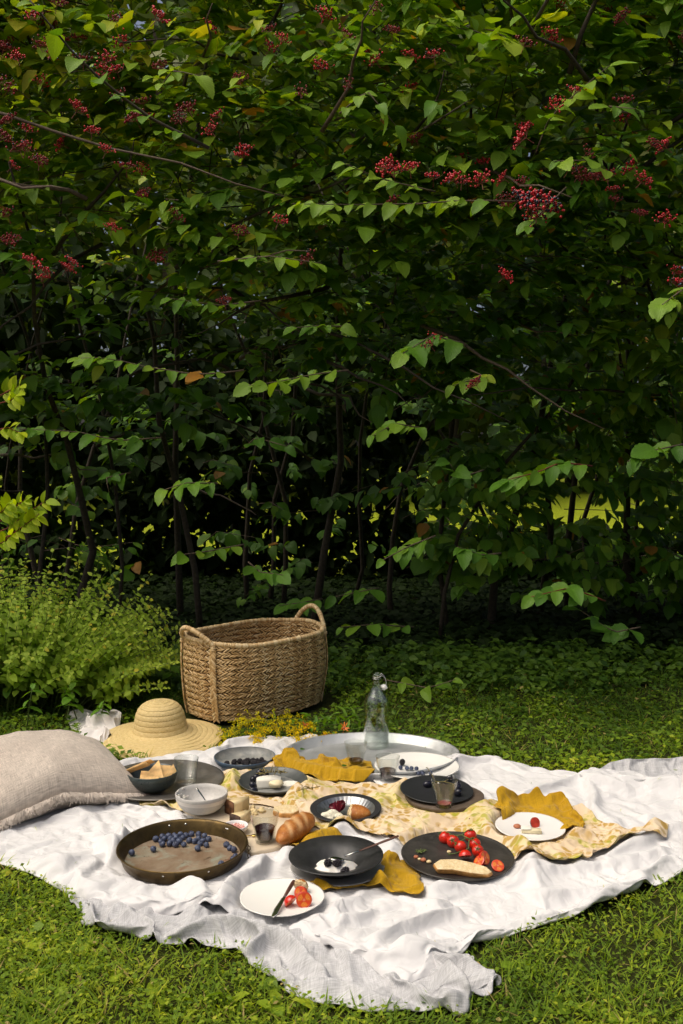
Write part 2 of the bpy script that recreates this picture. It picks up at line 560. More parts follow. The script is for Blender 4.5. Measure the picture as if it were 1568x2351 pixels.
def start(P0, H, up=.012, puff=.02, sc=5, seed=3.3, free=1.0, rid=None, rk=.0035, hem=1.0):
    x, y = P0[..., 0], P0[..., 1]
    e = np.ones(x.shape)
    if hem < 1:
        k = np.arange(x.shape[0])[:, None]; l = np.arange(x.shape[1])[None]
        e = hem + (1 - hem) * np.clip(np.minimum(np.minimum(k, x.shape[0] - 1 - k), np.minimum(l, x.shape[1] - 1 - l)) / 4, 0, 1)
    puff = puff * e; up = up * e
    z = samp(H, x, y) + up + puff * free * np.clip(1 + fbm2(x, y, sc, 2, seed), 0, 2)
    if rid: z = z + ridges(x, y, rid) * rk * free
    return np.stack([x, y, z], -1)

def rim(P0, ends=True):
    e = np.zeros(P0.shape[:2], bool); e[[0, -1]] = True
    if ends: e[:, [0, -1]] = True
    return e

def cloth_obj(name, P, mat, P0, thick=.0018, parent=None, sub=2, fray=0.0):
    n, m = P.shape[:2]
    i, j = np.meshgrid(np.arange(n - 1), np.arange(m - 1), indexing='ij')
    F = np.stack([i * m + j, i * m + j + 1, (i + 1) * m + j + 1, (i + 1) * m + j], -1).reshape(-1, 4)
    uv = np.concatenate([P0[..., :2].reshape(-1, 2), np.zeros((n * m, 1))], 1)
    me = mesh_np(name, P.reshape(-1, 3), F, mat, True, {"suv": uv})
    # faces should look up
    if me.polygons[len(me.polygons) // 2].normal.z < 0: me.flip_normals()
    o = link(name, me, parent)
    if sub:
        s = o.modifiers.new("sub", 'SUBSURF'); s.levels = s.render_levels = sub
    t = o.modifiers.new("thick", 'SOLIDIFY'); t.thickness = thick; t.offset = -1
    return o

def polydist(x, y, pl):
    d = np.full(x.shape, 1e9)
    for a, b in zip(pl[:-1], pl[1:]):
        ax, ay, bx, by = a[0], a[1], b[0], b[1]
        L2 = (bx - ax) ** 2 + (by - ay) ** 2 + 1e-12
        t = np.clip(((x - ax) * (bx - ax) + (y - ay) * (by - ay)) / L2, 0, 1)
        d = np.minimum(d, np.hypot(x - ax - t * (bx - ax), y - ay - t * (by - ay)))
    return d

def W(pts, z=.02): return [at(px, py, z)[:2] for px, py in pts]

# ------------------------------------------------------------------ where the dishes stand (x, y of their bases)
BL = .022
def spot(px, py, z=BL): return at(px, py, z)
S = dict(
    copper=(spot(420, 1976), .165), pewter=(spot(373, 1802), .200), bluebowl=(spot(562, 1762), .085),
    galv=((.113, 3.67, BL), .26), tomato=(spot(1050, 1976), .15), black=(spot(775, 2003), .11),
    front=(spot(647, 2085), .100), disc=(spot(1020, 1842), .12), hat=((-.737, 3.99, BL), .22),
    grapeplate=(spot(627, 1811), .09), tin=(spot(794, 1880), .075), right=(spot(1217, 1917), .09),
)
BOARD = W([(402, 1848), (470, 1832), (545, 1822), (640, 1848), (700, 1880), (742, 1908), (735, 1921), (656, 1946), (578, 1962)], .03)

def inside(x, y, poly, grow=0.0):
    r = np.zeros(x.shape, bool)
    n = len(poly)
    for k in range(n):
        (x0, y0), (x1, y1) = poly[k], poly[(k + 1) % n]
        c = ((y0 > y) != (y1 > y)) & (x < (x1 - x0) * (y - y0) / (y1 - y0 + 1e-12) + x0)
        r ^= c
    if grow: r |= polydist(x, y, list(poly) + [poly[0]]) < grow
    return r
PILL_C, PILL_U = np.array((-1.055, 3.335)), np.array((-.80, -.60))
PILL_V = np.array((-.60, .80))
PILL = [tuple(PILL_C + .24 * (a * PILL_U + b * PILL_V)) for a, b in ((-1, -1), (1, -1), (1, 1), (-1, 1))]
def press_under(names, extra=.012, board=True):
    """Height limit of a cloth: flat under the dishes, free elsewhere."""
    lim = np.full(HF.shape, .5)
    for k in names:
        (cx, cy_, _), r = S[k]
        d = np.hypot(_gx - cx, _gy - cy_)
        lim = np.minimum(lim, BL - .002 + np.clip(d - r - extra, 0, 1) * 1.3)
    for poly in ([BOARD] if board else []) + [PILL]:
        d = np.where(inside(_gx, _gy, poly), 0, polydist(_gx, _gy, list(poly) + [poly[0]]))
        lim = np.minimum(lim, BL - .002 + np.clip(d - extra, 0, 1) * 1.3)
    return lambda x, y: samp(lim, x, y)
# the ground gives way under the dishes
for k, ((cx, cy_, _), r) in S.items():
    d = np.hypot(_gx - cx, _gy - cy_)
    w = np.clip(1 - (d - r - .02) / .06, 0, 1)
    BASE = BASE * (1 - w) + np.minimum(BASE, BL - .008) * w
for poly in (BOARD, PILL):
    d = np.where(inside(_gx, _gy, poly), 0, polydist(_gx, _gy, list(poly) + [poly[0]]))
    w = np.clip(1 - d / .06, 0, 1)
    BASE = BASE * (1 - w) + np.minimum(BASE, BL - .008) * w
HF = BASE.copy()

def ridges(x, y, rl):
    o = np.zeros(x.shape)
    for pts, wd, h in rl:
        d = polydist(x, y, W(pts, .03))
        o = np.maximum(o, h * np.exp(-(d / wd) ** 2))
    return o

# grey under-sheet showing along the front edge, rucked at its front corner
g_out = W([(60, 2010), (150, 2058), (185, 2118), (250, 2156), (400, 2180), (520, 2204), (640, 2268), (800, 2302), (900, 2320), (960, 2338), (1030, 2332), (1075, 2308), (1096, 2270), (1090, 2240)], .01)
g_in = W([(130, 1990), (260, 2020), (330, 2040), (420, 2070), (520, 2070), (640, 2090), (740, 2140), (850, 2170), (940, 2190), (1010, 2190), (1050, 2192), (1078, 2205), (1088, 2225)], .01)
G0 = coons(g_in, g_out, [g_in[0], g_out[0]], [g_in[-1], g_out[-1]], 25, 131)
gl = [
    ([(400, 2150), (520, 2140), (640, 2170), (720, 2230)], .018, 11), ([(240, 2130), (330, 2140), (430, 2165)], .015, 8),
    ([(640, 2235), (760, 2250), (880, 2290)], .02, 9), ([(1000, 2215), (1060, 2240), (1090, 2290), (1040, 2330)], .03, 17), ([(960, 2300), (1050, 2300)], .02, 12), ([(560, 2190), (640, 2140)], .015, 8), ([(1062, 2205), (1095, 2250), (1065, 2325)], .03, 22), ([(975, 2235), (1015, 2295)], .022, 15), ([(1105, 2262), (1078, 2300)], .02, 18), ([(880, 2240), (930, 2300)], .02, 10), ([(300, 2100), (360, 2160)], .018, 9), ([(200, 2080), (230, 2130)], .016, 8)]


# grey sheet corner at the far right, and the bunched cloth behind the hat
f0 = W([(1330, 1796), (1400, 1780), (1480, 1775), (1568, 1772), (1680, 1770)], .02); f1 = W([(1330, 1802), (1400, 1808), (1480, 1815), (1568, 1820), (1680, 1830)], .02)
FR0 = coons(f0, f1, [f0[0], f1[0]], [f0[-1], f1[-1]], 25, 61)
k0 = W([(160, 1650), (190, 1636), (240, 1634), (285, 1650)], .02); k1 = W([(172, 1690), (200, 1712), (228, 1712), (262, 1690)], .02)
K0 = coons(k0, k1, [k0[0], W([(150, 1650)], .02)[0], k1[0]], [k0[-1], k1[-1]], 45, 45)
kl = [([(178, 1650), (205, 1662), (250, 1664)], .03, 24), ([(235, 1645), (275, 1655)], .025, 20), ([(190, 1688), (245, 1690)], .02, 12)]

gx0 = np.linspace(0, 1, 131)[None, :] * np.ones((25, 1))
GP, FRP, KP = drape([
    dict(P=start(G0, BASE, .004, .020, 9, 4.2, np.clip(.25 + np.arange(25)[:, None] / 12, 0, 1), gl, .0042), pin=rim(G0) & ((np.arange(25)[:, None] == 0) | (gx0 < .01)), grow=.20, bend=.03),
    dict(P=start(FR0, BASE, .03, .02, 9, 6.2), pin=rim(FR0), grow=.16, bend=.05),
    dict(P=start(K0, BASE, .01, .025, 9, 8.2, 1, kl, .0028, .2), pin=rim(K0), grow=.08, bend=.05)], HF, 22)
for p in (GP, FRP, KP): lay(p)

# the white blanket
b_front = W([(-420, 1965), (-150, 1975), (0, 1987), (120, 2038), (250, 2082), (400, 2110), (520, 2108), (640, 2128), (740, 2184), (850, 2232), (930, 2268), (990, 2246)], .02)
b_right = W([(990, 2246), (1060, 2192), (1110, 2180), (1200, 2166), (1320, 2150), (1420, 2112), (1568, 2052), (1760, 1980)], .02)
b_far = W([(1900, 1850), (1700, 1800), (1568, 1803), (1450, 1795), (1330, 1786), (1230, 1766), (1130, 1742), (1050, 1744), (900, 1712), (700, 1692)], .02)
b_left = W([(700, 1692), (620, 1698), (540, 1694), (500, 1715), (450, 1716), (330, 1732), (240, 1752), (150, 1795), (0, 1850), (-250, 1900)], .02)
BN, BM = 129, 169
B0 = coons(b_left[::-1], b_right, b_front, b_far[::-1], BN, BM)
bx, by = B0[..., 0], B0[..., 1]
bl = [
    ([(205, 1915), (270, 1930), (330, 1975), (400, 2030), (455, 2060), (470, 2098)], .022, 12),
    ([(225, 1935), (280, 1965), (330, 2010)], .018, 8), ([(120, 1995), (170, 2010), (240, 2060)], .02, 5), ([(330, 2050), (420, 2095)], .02, 7),
    ([(500, 2100), (530, 2060), (580, 2015), (600, 1985)], .02, 8), ([(540, 2110), (640, 2090), (760, 2140)], .022, 8),
    ([(560, 1980), (620, 1955), (660, 1965)], .02, 6),
    ([(760, 2090), (830, 2060), (930, 2060), (1000, 2080)], .035, 8), ([(850, 2210), (890, 2160), (960, 2120), (1050, 2095)], .022, 9),
    ([(760, 2180), (800, 2120), (850, 2095)], .02, 7),
    ([(930, 2190), (1050, 2140), (1180, 2110), (1320, 2085), (1480, 2040)], .028, 10), ([(1010, 2170), (1150, 2150), (1300, 2130), (1450, 2085)], .022, 8),
    ([(985, 2045), (1120, 2020), (1240, 2000), (1400, 1985), (1520, 1960)], .03, 9), ([(1240, 2060), (1400, 2030), (1560, 1985)], .025, 9),
    ([(1180, 2010), (1210, 1985), (1330, 1985)], .02, 8), ([(1370, 1990), (1470, 1930), (1550, 1900)], .025, 7),
    ([(1060, 1755), (1130, 1750), (1210, 1775), (1330, 1795)], .02, 6), ([(1120, 1800), (1200, 1825), (1330, 1800), (1440, 1820)], .022, 7),
    ([(1345, 1795), (1370, 1830), (1360, 1860)], .015, 7), ([(1400, 1830), (1480, 1850), (1560, 1840)], .022, 6), ([(1480, 1880), (1568, 1870)], .02, 6),
    ([(520, 1712), (580, 1700), (650, 1705)], .018, 7), ([(260, 1825), (330, 1850), (420, 1870), (470, 1880)], .02, 7), ([(290, 1845), (350, 1870)], .015, 7),
    ([(740, 1918), (790, 1912), (850, 1930)], .015, 5), ([(870, 1935), (920, 1950)], .015, 6), ([(450, 1745), (490, 1735), (520, 1718)], .015, 6)]
pr = press_under([k for k in S])
free = np.clip((pr(bx, by) - BL) / .04, 0, 1)
BP, = drape([dict(P=start(B0, BASE, .012, .018, 5, 3.3, free, bl, .0034, .3), pin=(free < .02) | rim(B0), grow=.10, bend=.025)], HF, 30)
lay(BP)

# printed runner across the middle
r_far = W([(318, 1828), (380, 1800), (450, 1785), (508, 1770), (560, 1760), (605, 1752), (660, 1770), (720, 1792), (850, 1798), (930, 1798), (985, 1822), (1060, 1836), (1120, 1848), (1200, 1846), (1335, 1853), (1380, 1882), (1430, 1902), (1532, 1901)], .045)
r_near = W([(322, 1838), (420, 1852), (480, 1852), (540, 1842), (600, 1845), (650, 1856), (700, 1882), (742, 1905), (810, 1906), (880, 1918), (945, 1938), (992, 1962), (1100, 1945), (1190, 1965), (1260, 1988), (1330, 1980), (1400, 1946), (1528, 1914)], .045)
R0 = coons(r_far, r_near, [r_far[0], r_near[0]], [r_far[-1], r_near[-1]], 41, 215)
# tray and board lift it
d = np.hypot((_gx - .113) / .325, (_gy - 3.67) / .25)
HF = np.maximum(HF, np.where((d > .90) & (d < 1.06), .066, np.where(d < 1, .030, 0)))
HF = np.maximum(HF, np.where(inside(_gx, _gy, BOARD), .039, 0))
rl = [
    ([(508, 1775), (530, 1800), (560, 1822), (640, 1826), (720, 1836)], .02, 10), ([(515, 1770), (560, 1764), (600, 1758)], .015, 8),
    ([(900, 1812), (960, 1850), (1030, 1872), (1110, 1868)], .02, 8), ([(870, 1830), (900, 1880), (930, 1920)], .02, 8), ([(960, 1890), (1060, 1890), (1130, 1905)], .022, 8),
    ([(1120, 1880), (1150, 1930), (1210, 1955)], .018, 8), ([(1240, 1945), (1290, 1920), (1350, 1925)], .02, 11), ([(1340, 1865), (1360, 1900), (1420, 1925), (1520, 1908)], .02, 9), ([(800, 1895), (880, 1905), (950, 1925)], .015, 7), ([(740, 1830), (850, 1815)], .02, 6)]
prr = press_under(['grapeplate', 'tin', 'disc', 'tomato', 'right', 'pewter', 'copper', 'bluebowl', 'black'], .02)
rfree = np.clip((prr(R0[..., 0], R0[..., 1]) - BL) / .03, 0, 1)
RP, = drape([dict(P=start(R0, HF, .006, .011, 8, 7.3, rfree, rl, .0019), pin=(rfree < .02) | rim(R0, True) & (np.arange(215)[None] % 6 == 0), grow=.06, bend=.05)], HF, 20, 2)
lay(RP)
_e = np.hypot((_gx - .113) / .34, (_gy - 3.67) / .265) < 1; COVER |= _e; COVER |= np.hypot(_gx + .737, _gy - 3.99) < .27

NAP = [
    ([(620, 1760), (668, 1750), (702, 1752), (735, 1748), (765, 1750), (800, 1742), (850, 1750)], [(632, 1772), (680, 1784), (715, 1791), (760, 1797), (810, 1797), (840, 1797), (864, 1794)], [],
     [([(630, 1765), (680, 1760), (735, 1755), (770, 1768)], .03, 12), ([(700, 1765), (770, 1785)], .02, 7), ([(735, 1748), (750, 1762), (775, 1775)], .02, 15), ([(665, 1752), (700, 1758)], .015, 15), ([(800, 1750), (850, 1765)], .02, 4), ([(820, 1790), (850, 1775)], .02, 4)], .5),
    ([(655, 1925), (700, 1918), (743, 1916), (820, 1940), (880, 1975), (920, 1968), (948, 1970)], [(690, 1990), (700, 2020), (722, 2062), (800, 2036), (880, 2036), (945, 2062), (970, 2054)], ['black'],
     [([(880, 1975), (870, 1995), (850, 2018), (880, 2038)], .02, 12), ([(920, 1972), (940, 2005), (960, 2050)], .03, 9), ([(880, 1980), (940, 1975)], .02, 10), ([(700, 2050), (790, 2030), (850, 2015)], .015, 6)], .5),
    ([(1130, 1876), (1180, 1862), (1228, 1858), (1262, 1862), (1294, 1858), (1318, 1870), (1345, 1897)], [(1150, 1894), (1200, 1922), (1225, 1928), (1255, 1925), (1290, 1916), (1320, 1915), (1338, 1912)], ['right'],
     [([(1150, 1874), (1190, 1862), (1228, 1860)], .022, 13), ([(1222, 1858), (1240, 1860)], .025, 20), ([(1262, 1864), (1296, 1860)], .018, 14), ([(1296, 1860), (1305, 1885), (1340, 1905)], .018, 9), ([(1215, 1924), (1240, 1922), (1290, 1915)], .014, 8)], .5)]
njobs, N0s = [], []
for k, (fa, ne, under, rid, grav) in enumerate(NAP):
    def chai(p):
        p = np.asarray(p, float)
        for _ in range(2): p = np.concatenate([p[:1], np.stack([p[:-1] * .75 + p[1:] * .25, p[:-1] * .25 + p[1:] * .75], 1).reshape(-1, 2), p[-1:]])
        return p
    a, b = chai(W(fa, .035)), chai(W(ne, .035))
    n0 = coons(a, b, [a[0], b[0]], [a[-1], b[-1]], 45, 65)
    fr = np.clip((press_under(under, -.005 if k == 2 else .005, False)(n0[..., 0], n0[..., 1]) - BL) / .03, 0, 1) if under else np.ones(n0.shape[:2])
    N0s.append(n0)
    njobs.append(dict(P=start(n0, HF, .005, .006, 9, 5.1 + k, fr, rid, (.0044, .0036, .0050)[k], .6), pin=fr < .02, grow=.03, bend=.25, grav=.20))
NP_ = drape(njobs, HF, 13, 2)
for p in NP_: lay(p)
N1, N2, N3 = zip(N0s, NP_)

cg = thing("grey_sheet", "heather grey linen sheet rucked along the front edge of the white blanket", "sheet", (0, 0, 0))
cloth_obj("crumpled_hem", GP, M['grey_linen'], G0, parent=cg)
cloth_obj("far_corner", FRP, M['grey_linen'], FR0, parent=cg)
tag(cloth_obj("picnic_blanket", BP, M['white_linen'], B0), "large white linen picnic blanket spread over the grass under all the dishes", "blanket")
tag(cloth_obj("linen_cloth", KP, M['cream_linen'], K0), "off-white cloth bunched on the grass behind the straw hat", "cloth")
tag(cloth_obj("table_runner", RP, M['print'], R0), "beige runner with green and mustard flower prints lying across the blanket", "runner")
for (n0, p), lab in ((N1, "mustard linen napkin crumpled in the big grey metal tray"), (N2, "mustard napkin laid under the wide black bowl with cream"), (N3, "mustard napkin standing up in folds behind the plum plate")):
    tag(cloth_obj("napkin", p, M['mustard'], n0), lab, "napkin", "mustard linen napkins")
# ------------------------------------------------------------------ plant materials
M['leaf'] = leaf_mat('viburnum_leaf', [(0, (.042, .120, .012)), (.45, (.108, .245, .022)), (.8, (.27, .41, .038)), (.93, (.46, .52, .04)), (1, (.40, .19, .03))], trans=.36, tcol=(1.6, 1.35, .3), rough=.45, spec=.28, under=(1.15, 1.2, 1.1))
M['leaf_shade'] = leaf_mat('shade_dark_leaf', [(0, (.008, .018, .004)), (1, (.022, .042, .008))], trans=.2, spec=.12, rough=.6)  # near-black colour stands in for the deep shade under the shrub
M['tree_leaf'] = leaf_mat('tree_leaf', [(0, (.05, .09, .012)), (.6, (.10, .15, .02)), (1, (.18, .20, .03))], trans=.4, tcol=(1.6, 1.5, .4))
M['balm'] = leaf_mat('balm_leaf', [(0, (.14, .25, .02)), (.6, (.28, .40, .04)), (.95, (.42, .50, .07)), (1, (.50, .45, .05))], trans=.35, pleat=6, rough=.55, spec=.3)
M['nettle'] = leaf_mat('nettle_leaf', [(0, (.08, .20, .014)), (1, (.20, .36, .025))], trans=.3, pleat=7, rough=.5)
M['cover'] = leaf_mat('cover_leaf', [(0, (.04, .10, .010)), (1, (.11, .20, .016))], trans=.3, pleat=7, rough=.5)
M['yleaf'] = leaf_mat('yellow_leaf', [(0, (.24, .38, .012)), (1, (.46, .54, .02))], trans=.4, pleat=5, rough=.5, spec=.3)
M['grass'] = leaf_mat('grass_leaf', [(0, (.060, .135, .012)), (.5, (.205, .32, .018)), (.85, (.44, .51, .03)), (.96, (.55, .54, .06)), (1, (.48, .38, .14))], trans=.40, tcol=(1.4, 1.3, .3), pleat=4, rough=.5, spec=.35)
M['bark'] = plain('bark', (.055, .040, .028), .85, var=.4, nsc=60, bump=.6, bsc=150)
M['twig'] = plain('twig_bark', (.11, .075, .05), .75, var=.35, nsc=80)
M['redstem'] = plain('red_stem', (.17, .03, .02), .55, var=.3)
M['greenstem'] = plain('green_stem', (.10, .14, .03), .6, var=.25)
M['berry'] = plain('red_berry', (.50, .012, .022), .25, var=.4, nsc=60, spec=.6)
M['berry_black'] = plain('ripe_black_berry', (.012, .010, .02), .2, spec=.6)

def ground_mat():
    m = Mat('ground')
    o = m.obj()
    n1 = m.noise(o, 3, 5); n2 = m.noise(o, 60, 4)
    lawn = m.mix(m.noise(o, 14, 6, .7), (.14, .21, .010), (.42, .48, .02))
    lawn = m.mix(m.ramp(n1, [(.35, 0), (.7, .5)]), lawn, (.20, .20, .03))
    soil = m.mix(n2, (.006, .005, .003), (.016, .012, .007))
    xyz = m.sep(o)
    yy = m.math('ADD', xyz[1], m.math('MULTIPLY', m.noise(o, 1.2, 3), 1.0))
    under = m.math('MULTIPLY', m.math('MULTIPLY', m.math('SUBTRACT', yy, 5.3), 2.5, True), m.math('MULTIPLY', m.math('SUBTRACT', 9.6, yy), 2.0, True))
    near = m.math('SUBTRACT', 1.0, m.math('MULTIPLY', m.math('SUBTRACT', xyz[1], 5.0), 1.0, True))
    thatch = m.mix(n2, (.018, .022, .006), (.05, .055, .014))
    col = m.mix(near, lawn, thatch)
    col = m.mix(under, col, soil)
    m.set(Base_Color=col, Roughness=.95, Specular_IOR_Level=.1)
    m.bump(n2, .8, .02)
    return m.m
GM = ground_mat()
# ground: fine near the picnic, one sheet on to the horizon
xs = np.concatenate([[-150, -60, -25, -12, -7, -4.5], np.arange(-3.4, 3.41, .04), [4.5, 7, 12, 25, 60, 150]])
ys = np.concatenate([[-60, -20, -6, -2, 0, 1.0, 1.5], np.arange(1.7, 5.0, .04), np.arange(5.0, 9.0, .2), [10, 14, 20, 30, 50, 90, 200]])
X, Y = np.meshgrid(xs, ys)
inn = np.clip(np.minimum(np.minimum(X - HX0, HX0 + HN * HRES - X), np.minimum(Y - HY0, HY0 + HM * HRES - Y)) / .15, 0, 1)
Z = inn * (samp(BASE, X, Y) - .006) + (1 - inn) * .008
n, m = X.shape
i, j = np.meshgrid(np.arange(n - 1), np.arange(m - 1), indexing='ij')
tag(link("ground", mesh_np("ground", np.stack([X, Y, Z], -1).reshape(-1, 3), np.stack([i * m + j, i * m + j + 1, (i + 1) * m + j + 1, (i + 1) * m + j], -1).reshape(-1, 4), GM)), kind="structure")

# ------------------------------------------------------------------ leaves
def leaf_shape(rows, half, width=.62, fold=.18, curl=.22, serr=0.0, tip=.85, base=.55, wavy=0.0, seed=0):
    """Template leaf: y along, x across, z up. rows between base and tip, half columns each side."""
    rg = np.random.default_rng(seed)
    ts = np.linspace(0, 1, rows + 2)[1:-1]
    w = lambda t: (t ** base) * ((1 - t) ** tip)
    wm = max(w(np.linspace(.01, .99, 99)))
    V, L = [(0, 0, 0)], [(0, 0, 0)]
    cols = 2 * half + 1
    for k, t in enumerate(ts):
        hw = width / 2 * w(t) / wm * (1 + (serr if k % 2 else -serr))
        for c in range(cols):
            u = (c - half) / half
            z = fold * hw * abs(u) - curl * t * t + wavy * math.sin(t * 9 + u * 2) * abs(u)
            V.append((u * hw, t + (.0 if not serr else serr * .25 * abs(u)), z)); L.append((u, t, 0))
    V.append((0, 1, -curl)); L.append((0, 1, 0))
    Q = []
    for k in range(rows - 1):
        for c in range(cols - 1):
            a = 1 + k * cols + c
            Q.append((a, a + 1, a + 1 + cols, a + cols))
    T = [(0, 1 + c + 1, 1 + c) for c in range(cols - 1)]
    e = 1 + (rows - 1) * cols
    T += [(e + c, e + c + 1, len(V) - 1) for c in range(cols - 1)]
    return np.array(V), np.array(L), np.array(Q).reshape(-1, 4), np.array(T)

def unit(a): return a / (np.linalg.norm(a, axis=-1, keepdims=True) + 1e-9)

def cloud(tm, pos, axis, nrm, size, rnd):
    V, L, Q, T = tm
    a = unit(axis); s = unit(np.cross(a, nrm)); n = np.cross(s, a)
    size = np.asarray(size)[:, None, None]
    P = pos[:, None] + size * (V[None, :, :1] * s[:, None] + V[None, :, 1:2] * a[:, None] + V[None, :, 2:] * n[:, None])
    N, k = len(pos), len(V)
    off = (np.arange(N) * k)[:, None, None]
    F = [(q[None] + off).reshape(-1, q.shape[1]) for q in (Q, T) if len(q)]
    return P.reshape(-1, 3), F, np.tile(L, (N, 1)), np.repeat(rnd, k)

def cloud_obj(name, parts, mat, parent=None):
    Vs, Fs, Ls, Rs, o = [], {}, [], [], 0
    for V, F, L, r in parts:
        for f in F: Fs.setdefault(f.shape[1], []).append(f + o)
        Vs.append(V); Ls.append(L); Rs.append(r); o += len(V)
    return link(name, mesh_np(name, np.concatenate(Vs), [np.concatenate(Fs[k]) for k in Fs], mat, True, {"luv": np.concatenate(Ls), "rnd": np.concatenate(Rs)}), parent)

T_SMALL = leaf_shape(2, 1, .66, .2, .25)
T_MID = leaf_shape(3, 1, .70, .22, .28)
T_MIDB = leaf_shape(3, 1, .58, .34, .45, wavy=.02)
T_MIDC = leaf_shape(3, 1, .80, .12, .12, tip=.7)
HERO = [leaf_shape(9, 2, w, f, c, .05, .8, .5, wv, k) for k, (w, f, c, wv) in enumerate(((.70, .22, .25, .012), (.66, .30, .38, .02), (.74, .14, .15, .015), (.68, .26, .5, .01)))]

def sprays(org, dirn, length, nl, size, droop, rg, seedtone, tilt=.35):
    """Twigs with opposite leaves. org,dirn (N,3). Returns leaf arrays."""
    N = len(org)
    d = unit(dirn)
    up = np.array((0, 0, 1.0))
    s = unit(np.cross(d, np.broadcast_to(up, d.shape)))
    pos, ax, nm, sz, tone = [], [], [], [], []
    pairs = nl // 2
    for k in range(pairs):
        t = (k + .6) / pairs
        for sg in (-1, 1):
            p = org + d * (length * t)[:, None] + up * (-.12 * length * t * t)[:, None] + rg.normal(0, .008, (N, 3))
            ph = R(62) - .5 * t + rg.normal(0, .25, N)
            a = d * np.cos(ph)[:, None] + sg * s * np.sin(ph)[:, None] - up * (droop + rg.normal(0, .25, N))[:, None]
            nn = up + d * (tilt + rg.normal(0, .22, N))[:, None] + rg.normal(0, .25, (N, 3))
            pos.append(p); ax.append(a); nm.append(nn)
            sz.append(size * (.75 + .35 * math.sin(PI * min(1, t + .1))) * rg.uniform(.55, 1.22, N)); tone.append(np.clip(seedtone + rg.normal(0, .12, N), 0, .93))
    p = org + d * length[:, None]
    pos.append(p); ax.append(d - up * (droop + .2)[:, None]); nm.append(up + d * .4 + rg.normal(0, .2, (N, 3))); sz.append(size * rg.uniform(.8, 1.1, N)); tone.append(np.clip(seedtone + .08, 0, .93))
    return [np.concatenate(q) for q in (pos, ax, nm, sz, tone)]

# ------------------------------------------------------------------ the big viburnum
shrub = thing("viburnum_shrub", "huge green viburnum shrub hung with red berry clusters behind the picnic", "shrub", (0.2, 6.4, 0))
def SH(o):                     # keep world places while parenting
    o.parent = shrub; o.matrix_parent_inverse = Matrix.Translation(shrub.location).inverted(); return o

def front(x, z):
    f = np.interp(z, [0, .4, .9, 1.25, 1.6, 2.2, 3.0, 4.6], [6.5, 6.35, 6.1, 5.7, 5.0, 4.50, 4.38, 4.7])
    f = f - .55 * np.clip((x - .2) / .5, 0, 1) * np.clip((1.3 - z) / .4, 0, 1)
    return f + .22 * fbm2(x, z, .9, 2, 4.4)
rg = np.random.default_rng(5)
N = 12500
x = rg.uniform(-3.3, 3.3, N); z = np.where(rg.random(N) < .7, rg.uniform(.15, 4.9, N), rg.uniform(2.2, 4.9, N))
y = front(x, z) + rg.exponential(.62, N) + .06
# tiers: foliage gathers on layers, thinner between
lay_n = 1.25 * fbm2(x * .28, z, 2.9, 2, 7.7) + .5 * fbm2(x, y, 1.3, 2, 1.7)
keep = rg.random(N) < np.clip(.62 + .75 * lay_n, .08, 1)
xs_, zs_ = x * 6 / y, 1.2 + (z - 1.2) * 6 / y
hole = np.exp(-(((xs_ - 1.46) / .22) ** 2 + ((zs_ - .875) / .11) ** 2) ** 2) + .26 * np.exp(-(((xs_ - 1.05) / .95) ** 2 + ((zs_ - .74) / .27) ** 2) ** 2)
keep &= rg.random(N) > np.clip(hole * 1.05, 0, .97)
keep &= ~((z < .30) & (rg.random(N) < .5))
keep &= ~((z < 1.42) & (x < .55) & (rg.random(N) < .93 * np.clip((1.55 - z) / .25, 0, 1)))
keep &= ~((z < 1.1) & (x >= .55) & (rg.random(N) < .15))
keep &= y < 8.0
keep &= ~((z > 2.1) & (rg.random(N) < .30 + .18 * np.clip(fbm2(x, z, 1.1, 2, 12), -1, 1)))
x, y, z = x[keep], y[keep], z[keep]
N = len(x)
d = np.stack([rg.normal(0, .75, N) + .15 * x, -rg.uniform(.25, 1.2, N), rg.normal(0.02, .22, N)], -1)
sz = np.where(z < 1.7, rg.uniform(.085, .13, N), rg.uniform(.078, .120, N))
tone = np.clip(.42 + .16 * fbm2(x, z, 1.1, 2, 2.2) + .13 * np.clip(z - 1.9, 0, 1) + .14 * (x < -.3) * np.clip(z - 2.0, 0, 1), 0, .9)  # upper and upper-left leaves paler: light falling there put into the tone
L_ = rg.uniform(.16, .34, N)
org = np.stack([x, y, z], -1) - unit(d) * L_[:, None] * .5
P_, A_, N_, S_, T_ = sprays(org, d, L_, 8, sz, np.interp(z, [1.0, 1.9], [.42, .14]), rg, tone, np.interp(z, [1.0, 1.9], [.38, .20]))
T_ = np.clip(T_ + rg.normal(0, .10, len(T_)), 0, .95); T_ = np.where(rg.random(len(T_)) < .012, 1.0, T_)
mk = rg.integers(0, 3, len(P_))
SH(tag(cloud_obj("foliage", [cloud(tm, P_[mk == q], A_[mk == q], N_[mk == q], S_[mk == q], T_[mk == q]) for q, tm in enumerate((T_MID, T_MIDB, T_MIDC))], M['leaf']), kind="stuff"))
# twigs of those sprays
tw = MB()
sel = rg.permutation(N)[:1500]
for k in sel:
    o_ = org[k]; u_ = d[k] / np.linalg.norm(d[k]); b_ = o_ - u_ * rg.uniform(.1, .35) - np.array((0, 0, rg.uniform(-.02, .10)))
    tw.tube([b_, o_, o_ + u_ * L_[k]], [.004, .003, .0015], 3, cap=False)
SH(tag(tw.obj("twigs", M['twig']), kind="stuff"))
